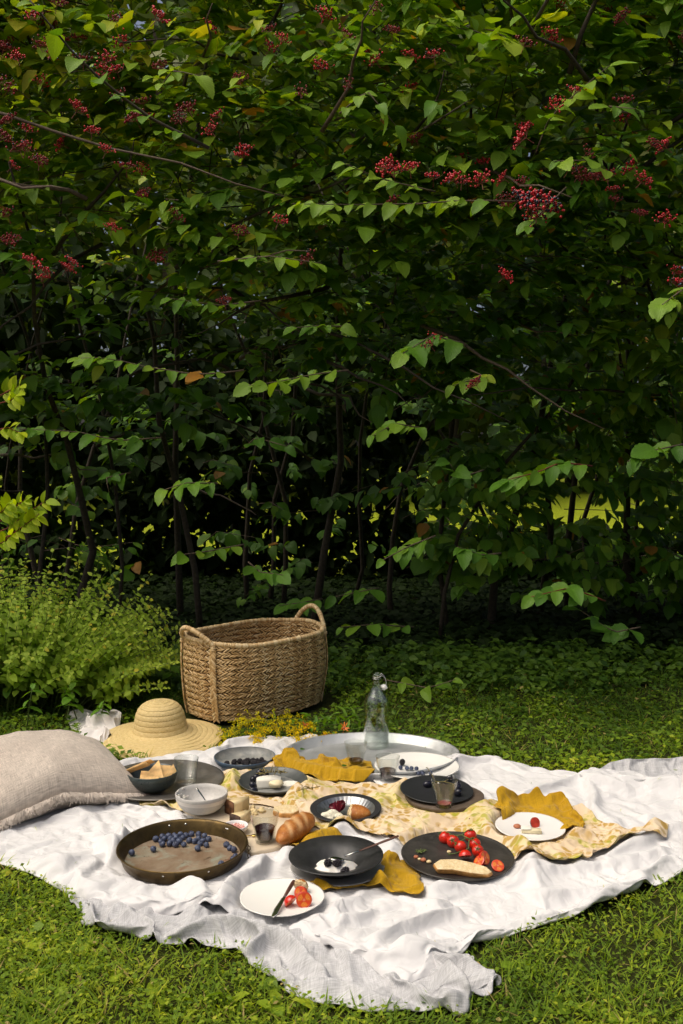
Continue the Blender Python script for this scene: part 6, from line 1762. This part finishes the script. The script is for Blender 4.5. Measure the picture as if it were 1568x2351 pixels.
# ------------------------------------------------------------------ big woven basket
M['seagrass'] = plain('seagrass', (.40, .255, .115), .6, var=.45, nsc=26, spec=.35)
M['seagrass_pale'] = plain('seagrass_pale', (.55, .38, .19), .6, var=.30, nsc=40, spec=.35)
M['seagrass_dark'] = plain('seagrass_dark', (.20, .115, .05), .8, var=.3)
bk = thing("woven_basket", "large oval braided seagrass basket with two loop handles at the back of the blanket", "basket", (-.388, 4.44, BASE[int((4.44 - HY0) / HRES), int((-.392 - HX0) / HRES)] + .018), R(41))
A0, B0_, A1, B1, BH = .302, .196, .324, .208, .338
def bpt(a, h, off=0.0):
    """Point on the basket wall: angle a, height fraction h, outward offset."""
    ea, eb = A0 + (A1 - A0) * h ** .8, B0_ + (B1 - B0_) * h ** .8
    bul = .012 * np.sin(PI * h)
    c, s_ = np.cos(a), np.sin(a); e = 2 / 2.7
    x_ = np.sign(c) * np.abs(c) ** e * (ea + bul + off); y_ = np.sign(s_) * np.abs(s_) ** e * (eb + bul + off)
    sag = -.020 * np.clip(s_ * -1, 0, 1) * h ** 2 - .004 * np.clip(s_, 0, 1) * h ** 2
    w = .004 * np.sin(a * 3 + h * 5) + .003 * np.sin(a * 7 + h * 9)
    return np.stack([x_ * (1 + w), y_ * (1 + w), BH * h + sag + .0025 * np.sin(a * 5 + h * 14)], -1)
AN = np.linspace(0, 2 * PI, 2001); PTS = bpt(AN, .5); AL = np.concatenate([[0], np.cumsum(np.linalg.norm(np.diff(PTS, axis=0), axis=1))])
ang_at = lambda s_: np.interp(np.mod(s_, AL[-1]), AL, AN)
def strand_tpl():
    """Flat lens-shaped straw bundle along x, length 1, width and height 1."""
    prof_ = [(-.5, .35), (-.2, .95), (.2, .95), (.5, .35)]
    V = []
    for x_, w in prof_:
        for q in range(6):
            a = q * PI / 3; V.append((x_, w * .5 * math.cos(a), w * .5 * math.sin(a)))
    F = []
    for i in range(3):
        for q in range(6): F.append((i * 6 + q, i * 6 + (q + 1) % 6, (i + 1) * 6 + (q + 1) % 6, (i + 1) * 6 + q))
    return np.array(V), np.array(F)
STV, STF = strand_tpl()
rk_ = np.random.default_rng(17)
def strands(b, P, X_, N_, L_, W_, H_, m=0):
    """Many straws at P with long axis X_, wall normal N_."""
    X_ = unit(X_); Y_ = unit(np.cross(N_, X_)); Zn = np.cross(X_, Y_)
    V = P[:, None] + STV[None, :, :1] * (X_ * L_[:, None])[:, None] + STV[None, :, 1:2] * (Y_ * W_[:, None])[:, None] + STV[None, :, 2:] * (Zn * H_[:, None])[:, None]
    n = len(P); F = (STF[None] + (np.arange(n) * len(STV))[:, None, None]).reshape(-1, 4)
    uv = np.tile(STV, (n, 1)); b.add(V.reshape(-1, 3), F, m, uv)
def seagrass():
    m = Mat('seagrass_strand'); o = m.obj(); r_ = m.n("ShaderNodeNewGeometry").outputs["Random Per Island"]
    col = m.ramp(r_, [(0, (.42, .25, .095)), (.35, (.64, .42, .185)), (.75, (.78, .54, .265)), (1, (.86, .67, .39))])
    uv = m.attr("suv"); f = m.noise(m.scale(uv, (2, 14, 14)), 1.5, 2)
    col = m.mix(m.ramp(f, [(.35, .45), (.6, 0)]), col, (.16, .085, .032))
    m.set(Base_Color=col, Roughness=.5, Specular_IOR_Level=.4); return m.m
M['strand'] = seagrass()
NR = 13
for r_ in range(NR):
    h0, h1 = r_ / NR, (r_ + 1) / NR
    n = 104; ss = (np.arange(n) + rk_.random()) / n * AL[-1] + rk_.normal(0, .0012, n)
    b = MB()
    for half in (0, 1):
        for off, sgn in ((.004, 1), (-.006, -1)):
            h = h0 + (h1 - h0) * (.30 + .40 * half) + rk_.normal(0, .003, n)
            a = ang_at(ss + (.007 if half else 0)); P = bpt(a, np.clip(h, 0.005, 1), off)
            T_ = unit(bpt(a + .01, h, off) - bpt(a - .01, h, off)); U_ = np.array((0, 0, 1.0)); N_ = unit(np.cross(T_, U_)) * sgn
            tilt = (R(27) if half == 0 else R(-27)) + rk_.normal(0, .10, n)
            X_ = T_ * np.cos(tilt)[:, None] + U_ * np.sin(tilt)[:, None]
            strands(b, P + N_ * rk_.normal(0, .0010, (n, 1)), X_, N_, rk_.uniform(.026, .034, n), rk_.uniform(.0070, .0095, n), np.full(n, .0060))
    b.obj("braid_row", M['strand'], bk)
# dark core between the braids, and the floor
hh = np.linspace(0, .985, 14); aa = np.linspace(0, 2 * PI, 120, endpoint=False)
V = np.concatenate([bpt(aa, h, -.001) for h in hh]); i, j = np.meshgrid(np.arange(13), np.arange(120), indexing='ij'); j2 = (j + 1) % 120
MB().add(V, np.stack([i * 120 + j, i * 120 + j2, (i + 1) * 120 + j2, (i + 1) * 120 + j], -1).reshape(-1, 4)).obj("core", M['seagrass_dark'], bk)
V = np.concatenate([bpt(aa, .02, -.004), [[0, 0, .012]]]); k = np.arange(120)
MB().add(V, np.stack([k, (k + 1) % 120, np.full(120, 120)], -1)).obj("base", M['seagrass'], bk)
def wrapped(P, r, n_w, mat, name, parent, closed=False, seed=0):
    """A coil bound with straw: tube with a wrap ridge every turn."""
    P = np.asarray(P, float); d = np.concatenate([[0], np.cumsum(np.linalg.norm(np.diff(P, axis=0), axis=1))]); n = n_w * 5
    s_ = np.linspace(0, d[-1], n); Q = np.stack([np.interp(s_, d, P[:, c]) for c in range(3)], -1)
    rg_ = np.random.default_rng(seed); each = rg_.normal(0, .07, n_w + 1)
    rad = r * (1 + .16 * np.abs(np.sin(np.arange(n) / 5 * PI)) - .10 + np.repeat(each, 5)[:n])
    b = MB(); b.tube(Q, rad, 10, cap=not closed)
    b.A[0][:, 2] = np.repeat(np.concatenate([np.repeat(rg_.random(n_w + 1), 5)[:n]]), 10).tolist() + ([0, 0] if not closed else [])
    return b.obj(name, mat, parent)
def wrap_mat():
    m = Mat('wrapped_straw'); x = m.sep(m.attr("suv"))
    col = m.ramp(x[2], [(0, (.42, .26, .11)), (.4, (.64, .45, .23)), (1, (.76, .60, .36))])
    m.set(Base_Color=col, Roughness=.5, Specular_IOR_Level=.35); return m.m
M['wrap'] = wrap_mat()
ar = np.linspace(0, 2 * PI, 200)
wrapped(bpt(ar, 1.015, 0), .0105, 230, M['wrap'], "rim", bk, True, 1)
def near_ang(side, y_):   # angle on the wall at local y on the end side (+1 / -1 along x)
    a_s = np.linspace(-PI / 2, PI / 2, 400) + (0 if side > 0 else PI); q = bpt(a_s, 1.0); return a_s[np.argmin(np.abs(q[:, 1] - y_))]
for side in (-1, 1):
    a0, a1 = near_ang(side, -.115), near_ang(side, .100)
    e0, e1 = bpt(np.array([a0]), 1.0, .008)[0], bpt(np.array([a1]), 1.0, .008)[0]
    t_ = np.linspace(0, 1, 24)[:, None]
    if side > 0: arc = e0 * (1 - t_) + e1 * t_ + np.concatenate([.020 * np.sin(PI * t_), 0 * t_, .088 * np.sin(PI * t_) ** .75], 1)
    else: arc = e0 * (1 - t_) + e1 * t_ + np.concatenate([-.050 * np.sin(PI * t_) ** .8, 0 * t_, .062 * np.sin(PI * t_) ** .8], 1)
    wrapped(np.concatenate([bpt(np.array([a0]), .93, .010), arc, bpt(np.array([a1]), .93, .010)]), .0105, 58, M['wrap'], "handle", bk, seed=5 + side)
    for a_ in (a0, a1):
        b = MB(); n = 24
        hs = np.linspace(.03, .95, n)
        for half in (-1, 1):
            aa_ = a_ + half * .020; P = np.concatenate([bpt(np.array([aa_]), h, .0125) for h in hs])
            T_ = unit(bpt(np.array([a_ + .01]), .5) - bpt(np.array([a_ - .01]), .5))[0]; N_ = unit(np.cross(T_, (0, 0, 1.0)))
            X_ = np.tile(T_ * (-.62 * half) + np.array((0, 0, .9)), (n, 1)) + rk_.normal(0, .05, (n, 3))
            strands(b, P, X_, np.tile(N_, (n, 1)), rk_.uniform(.030, .036, n), np.full(n, .0125), np.full(n, .008))
        b.obj("strap", M['strand'], bk)

# ------------------------------------------------------------------ pillow
pl = thing("linen_pillow", "square taupe linen pillow with frayed edges on the left of the blanket", "pillow", (PILL_C[0], PILL_C[1], 0))
n = 61; g_ = np.linspace(-1, 1, n); g_ = np.sign(g_) * (1 - (1 - np.abs(g_)) ** 1.5); B_, A_ = np.meshgrid(g_, g_, indexing='ij'); HALF = .285
edge_ = (1 - np.abs(A_) ** 3.0).clip(0) * (1 - np.abs(B_) ** 3.0).clip(0)
fat = edge_ ** .40
aa = A_ * (1 - .07 * (1 - B_ ** 2)); bb_ = B_ * (1 - .07 * (1 - A_ ** 2))
XY = HALF * (aa[..., None] * PILL_U + bb_[..., None] * PILL_V)
cr_ = fbm2(A_, B_, 2.6, 3, 3.0); corner = np.abs(A_ * B_)
seam = .032 + .060 * (1 - np.clip(np.abs(A_ * B_), 0, 1)) 
wr = .006 * fbm2(A_ * 1.0, B_ * 1.0, 4.0, 3, 9.0) * edge_ ** .3
top_ = seam + .120 * fat + wr + .004 * cr_ * edge_
bot_ = np.maximum(seam - .09 * fat, .0265 + 0 * seam)
i, j = np.meshgrid(np.arange(n - 1), np.arange(n - 1), indexing='ij'); Fq = np.stack([i * n + j, i * n + j + 1, (i + 1) * n + j + 1, (i + 1) * n + j], -1).reshape(-1, 4)
uvp = np.stack([A_ * HALF, B_ * HALF, 0 * A_], -1).reshape(-1, 3)
bt = MB().add(np.concatenate([XY, top_[..., None]], -1).reshape(-1, 3), Fq, 0, uvp); bt2 = MB().add(np.concatenate([XY, bot_[..., None]], -1).reshape(-1, 3), Fq[:, ::-1], 0, uvp)
for o in (bt.obj("top_panel", M['pillow_linen'], pl), bt2.obj("bottom_panel", M['pillow_linen'], pl)):
    if o.data.polygons[len(o.data.polygons) // 2].normal.z * (1 if o.name.startswith("top") else -1) < 0: o.data.flip_normals()
rf = np.random.default_rng(6)
def fringe(side, mat, lo, hi, nst, name="fringe"):
    b = MB()
    for k in range(nst):
        f = rf.uniform(lo, hi)
        A1_, B1_ = (f, -1) if side == 'front' else (-1, f)
        ii = np.interp(A1_, g_, np.arange(n)); jj = np.interp(B1_, g_, np.arange(n)); P0_ = np.array([*XY[int(round(jj)), int(round(ii))], seam[int(round(jj)), int(round(ii))]])
        P0_[:2] += (PILL_U if side == 'front' else PILL_V) * rf.normal(0, .004)
        outw = -PILL_V if side == 'front' else -PILL_U; al = PILL_U if side == 'front' else PILL_V
        ln = rf.uniform(.016, .032); w_ = .35 * math.sin(f * 17) + rf.normal(0, .35)
        p1 = P0_ + np.array([*(outw * .5 * ln + al * w_ * ln * .4), rf.uniform(-.1, .35) * ln]); p2 = P0_ + np.array([*(outw * .9 * ln + al * w_ * ln), rf.uniform(-.75, .0) * ln])
        p2[2] = max(p2[2], .028)
        b.tube([P0_ + (0, 0, .002), p1, p2], [.0014, .0012, .0009], 3, cap=False)
    tag(b.obj(name, mat, pl), kind="stuff")
fringe('front', M['fringe'], -.98, .95, 1500); fringe('back', M['fringe_dark'], -1.0, .95, 700)
fringe('front', M['fringe_dark'], -1.0, -.93, 160)

# ------------------------------------------------------------------ cut flowers behind the dishes
M['goldenrod'] = leaf_mat('goldenrod_floret', [(0, (.44, .46, .02)), (.5, (.78, .66, .016)), (1, (.82, .56, .012))], trans=.3, tcol=(1.3, 1.1, .4), rough=.7, spec=.1)
M['petal'] = plain('orange_petal', (.68, .17, .012), .5, var=.25, nsc=90)
rfl = np.random.default_rng(23)
T_FL = leaf_shape(1, 1, .8, .3, .1)
def wpath(pts): return np.array([at(px, py, z) for px, py, z in pts])
def goldenrod(label, pts, plume=.55, nb=26, tone=.5, leaves=12):
    P = wpath(pts); dd = np.concatenate([[0], np.cumsum(np.linalg.norm(np.diff(P, axis=0), axis=1))]); Lt = dd[-1]
    ev = lambda f: np.array([np.interp(f * Lt, dd, P[:, c]) for c in range(3)])
    t = thing("goldenrod_sprig", label, "flower", tuple(P[0]), 0, "goldenrod sprigs by the basket"); O = P[0]
    MB().tube(np.array([ev(f) for f in np.linspace(0, 1, 14)]) - O, np.linspace(.0010, .0024, 14), 6).obj("stem", M['greenstem'], t)
    pos, b = [], MB()
    for k in range(nb):
        f = plume * (k + .5) / nb; p0 = ev(f); ln = (.018 + .050 * math.sin(PI * min(1, (k + 1.5) / nb))) * rfl.uniform(.7, 1.2)
        dr = unit(ev(max(0, f - .05)) - ev(f + .05)); out = unit(rfl.normal(0, 1, 3) * (1, 1, .8) + (0, 0, .35)); e = p0 + unit(dr * .7 + out) * ln
        e[2] = max(e[2] - .012, .03)
        b.tube([p0 - O, (p0 + e) / 2 + (0, 0, .006) - O, e - O], [.0008, .0006, .0004], 3, cap=False)
        for q in np.linspace(.15, 1, 14): pos += [(p0 * (1 - q) + e * q + (0, 0, .012 * q * (1 - q))) - O + rfl.normal(0, .0028, 3) for _ in range(2)]
    b.obj("branchlets", M['greenstem'], t); pos = np.array(pos)
    o = tag(cloud_obj("florets", [cloud(T_FL, pos, rfl.normal(0, 1, pos.shape), rfl.normal(0, 1, pos.shape), rfl.uniform(.0045, .0085, len(pos)), np.clip(tone + rfl.normal(0, .22, len(pos)), 0, 1))], M['goldenrod'], t), kind="stuff")
    for k in range(leaves):
        f = plume * .8 + (1 - plume * .8) * (k + .5) / leaves; a = rfl.normal(0, 1, 3) + (0, 0, .3)
        o = link("leaf", rn.choice(NM), t); o.matrix_basis = frame(ev(f) - O, unit(a) + unit(ev(max(0, f - .1)) - ev(f)) * .8, rfl.normal(0, .3, 3) + (0, 0, 1), rfl.uniform(.035, .06)); o.scale = (o.scale[0] * .45, o.scale[1], o.scale[2])
goldenrod("goldenrod plume drooping over the blanket edge beside the hat brim", [(512, 1712, .03), (525, 1680, .05), (560, 1655, .085), (640, 1655, .09), (760, 1650, .06), (845, 1640, .05)], .42, 34, .35)
goldenrod("goldenrod plume with yellower tips lying against the basket foot", [(535, 1672, .06), (575, 1655, .10), (640, 1650, .10), (740, 1648, .07), (835, 1622, .06)], .5, 32, .25)
goldenrod("short goldenrod plume hanging over the fold of the white blanket", [(588, 1708, .03), (598, 1680, .05), (625, 1665, .07), (700, 1662, .06), (800, 1655, .04)], .38, 24, .7)
goldenrod("dense golden plume in the middle of the flower bunch", [(575, 1690, .045), (610, 1672, .07), (660, 1664, .075), (740, 1662, .055), (830, 1650, .04)], .55, 34, .45)
goldenrod("golden plume near the rim of the metal tray", [(690, 1712, .035), (680, 1690, .05), (700, 1672, .06), (760, 1664, .05), (840, 1660, .03)], .45, 26, .75)
goldenrod("thin goldenrod head among bare stems on the right of the bunch", [(720, 1705, .03), (735, 1690, .04), (770, 1680, .05), (850, 1668, .03)], .4, 18, .85)
for k, (px, py, z_, s_, lab) in enumerate(((790, 1671, .055, 1.0, "ragged orange flower standing above the metal tray rim"), (700, 1664, .075, .8, "orange flower half hidden in the goldenrod bunch"), (745, 1690, .04, .6, "small orange flower low on the right of the bunch"))):
    q = at(px, py, z_); t = thing("orange_flower", lab, "flower", q); t.rotation_euler = (R(60), R(15 * k), k)
    for a in range(8):
        V, L, Q, T = HERO[a % 4]; me = MB().add(V * np.array((.008, .026, .010)) * s_, [Q, T]); me.obj("petal", M['petal'], t, rot=(rfl.normal(.25, .25), rfl.normal(0, .2), a * PI / 4 + rfl.normal(0, .15)))
    MB().ball((0, 0, .002), .005 * s_, 10, 6, sc=(1, 1, .7)).obj("centre", M['nut'], t)
    e = at(px + 60, py - 8, .03); MB().tube([(0, 0, 0), (.02, -.03, -.01), (.05, -.05, -.03)], [.0014, .0014, .001], 5).obj("stem", M['greenstem'], t)
for k in range(7):
    px0, py0 = 740 + 14 * k, 1692 - 9 * k; P = wpath([(px0 - 40, py0 + 4, .035), (px0 + 30, py0 - 10, .045), (850 + 3 * k, 1668 - 8 * k, .04)])
    tag(MB().tube(P - P[0], [.0010, .0014, .0018], 5).obj("bare_stalk", M['greenstem'], loc=tuple(P[0])), "bare green flower stem lying behind the metal tray", "stem", "bare stems of the flower bunch")

# grass clippings and crumbs dropped on the cloth
rl_ = np.random.default_rng(41)
n = 170
x = rl_.uniform(-1.3, 1.3, n); y = rl_.uniform(2.25, 3.75, n)
i = np.round((x - HX0) / HRES).astype(int); j = np.round((y - HY0) / HRES).astype(int); k = COVER[j, i]
x, y = x[k], y[k]; z = samp(HF, x, y) + .003
a = rl_.uniform(0, 6.28, len(x))
o = cloud_obj("litter", [cloud(T_BLADE, np.stack([x, y, z], -1), np.stack([np.cos(a), np.sin(a), 0 * a], -1), np.tile((0, 0, 1.0), (len(x), 1)) + rl_.normal(0, .2, (len(x), 3)), rl_.uniform(.006, .022, len(x)), rl_.random(len(x)))], M['grass'])
tag(o, "bits of cut grass and crumbs dropped on the white blanket", "litter", kind="stuff")
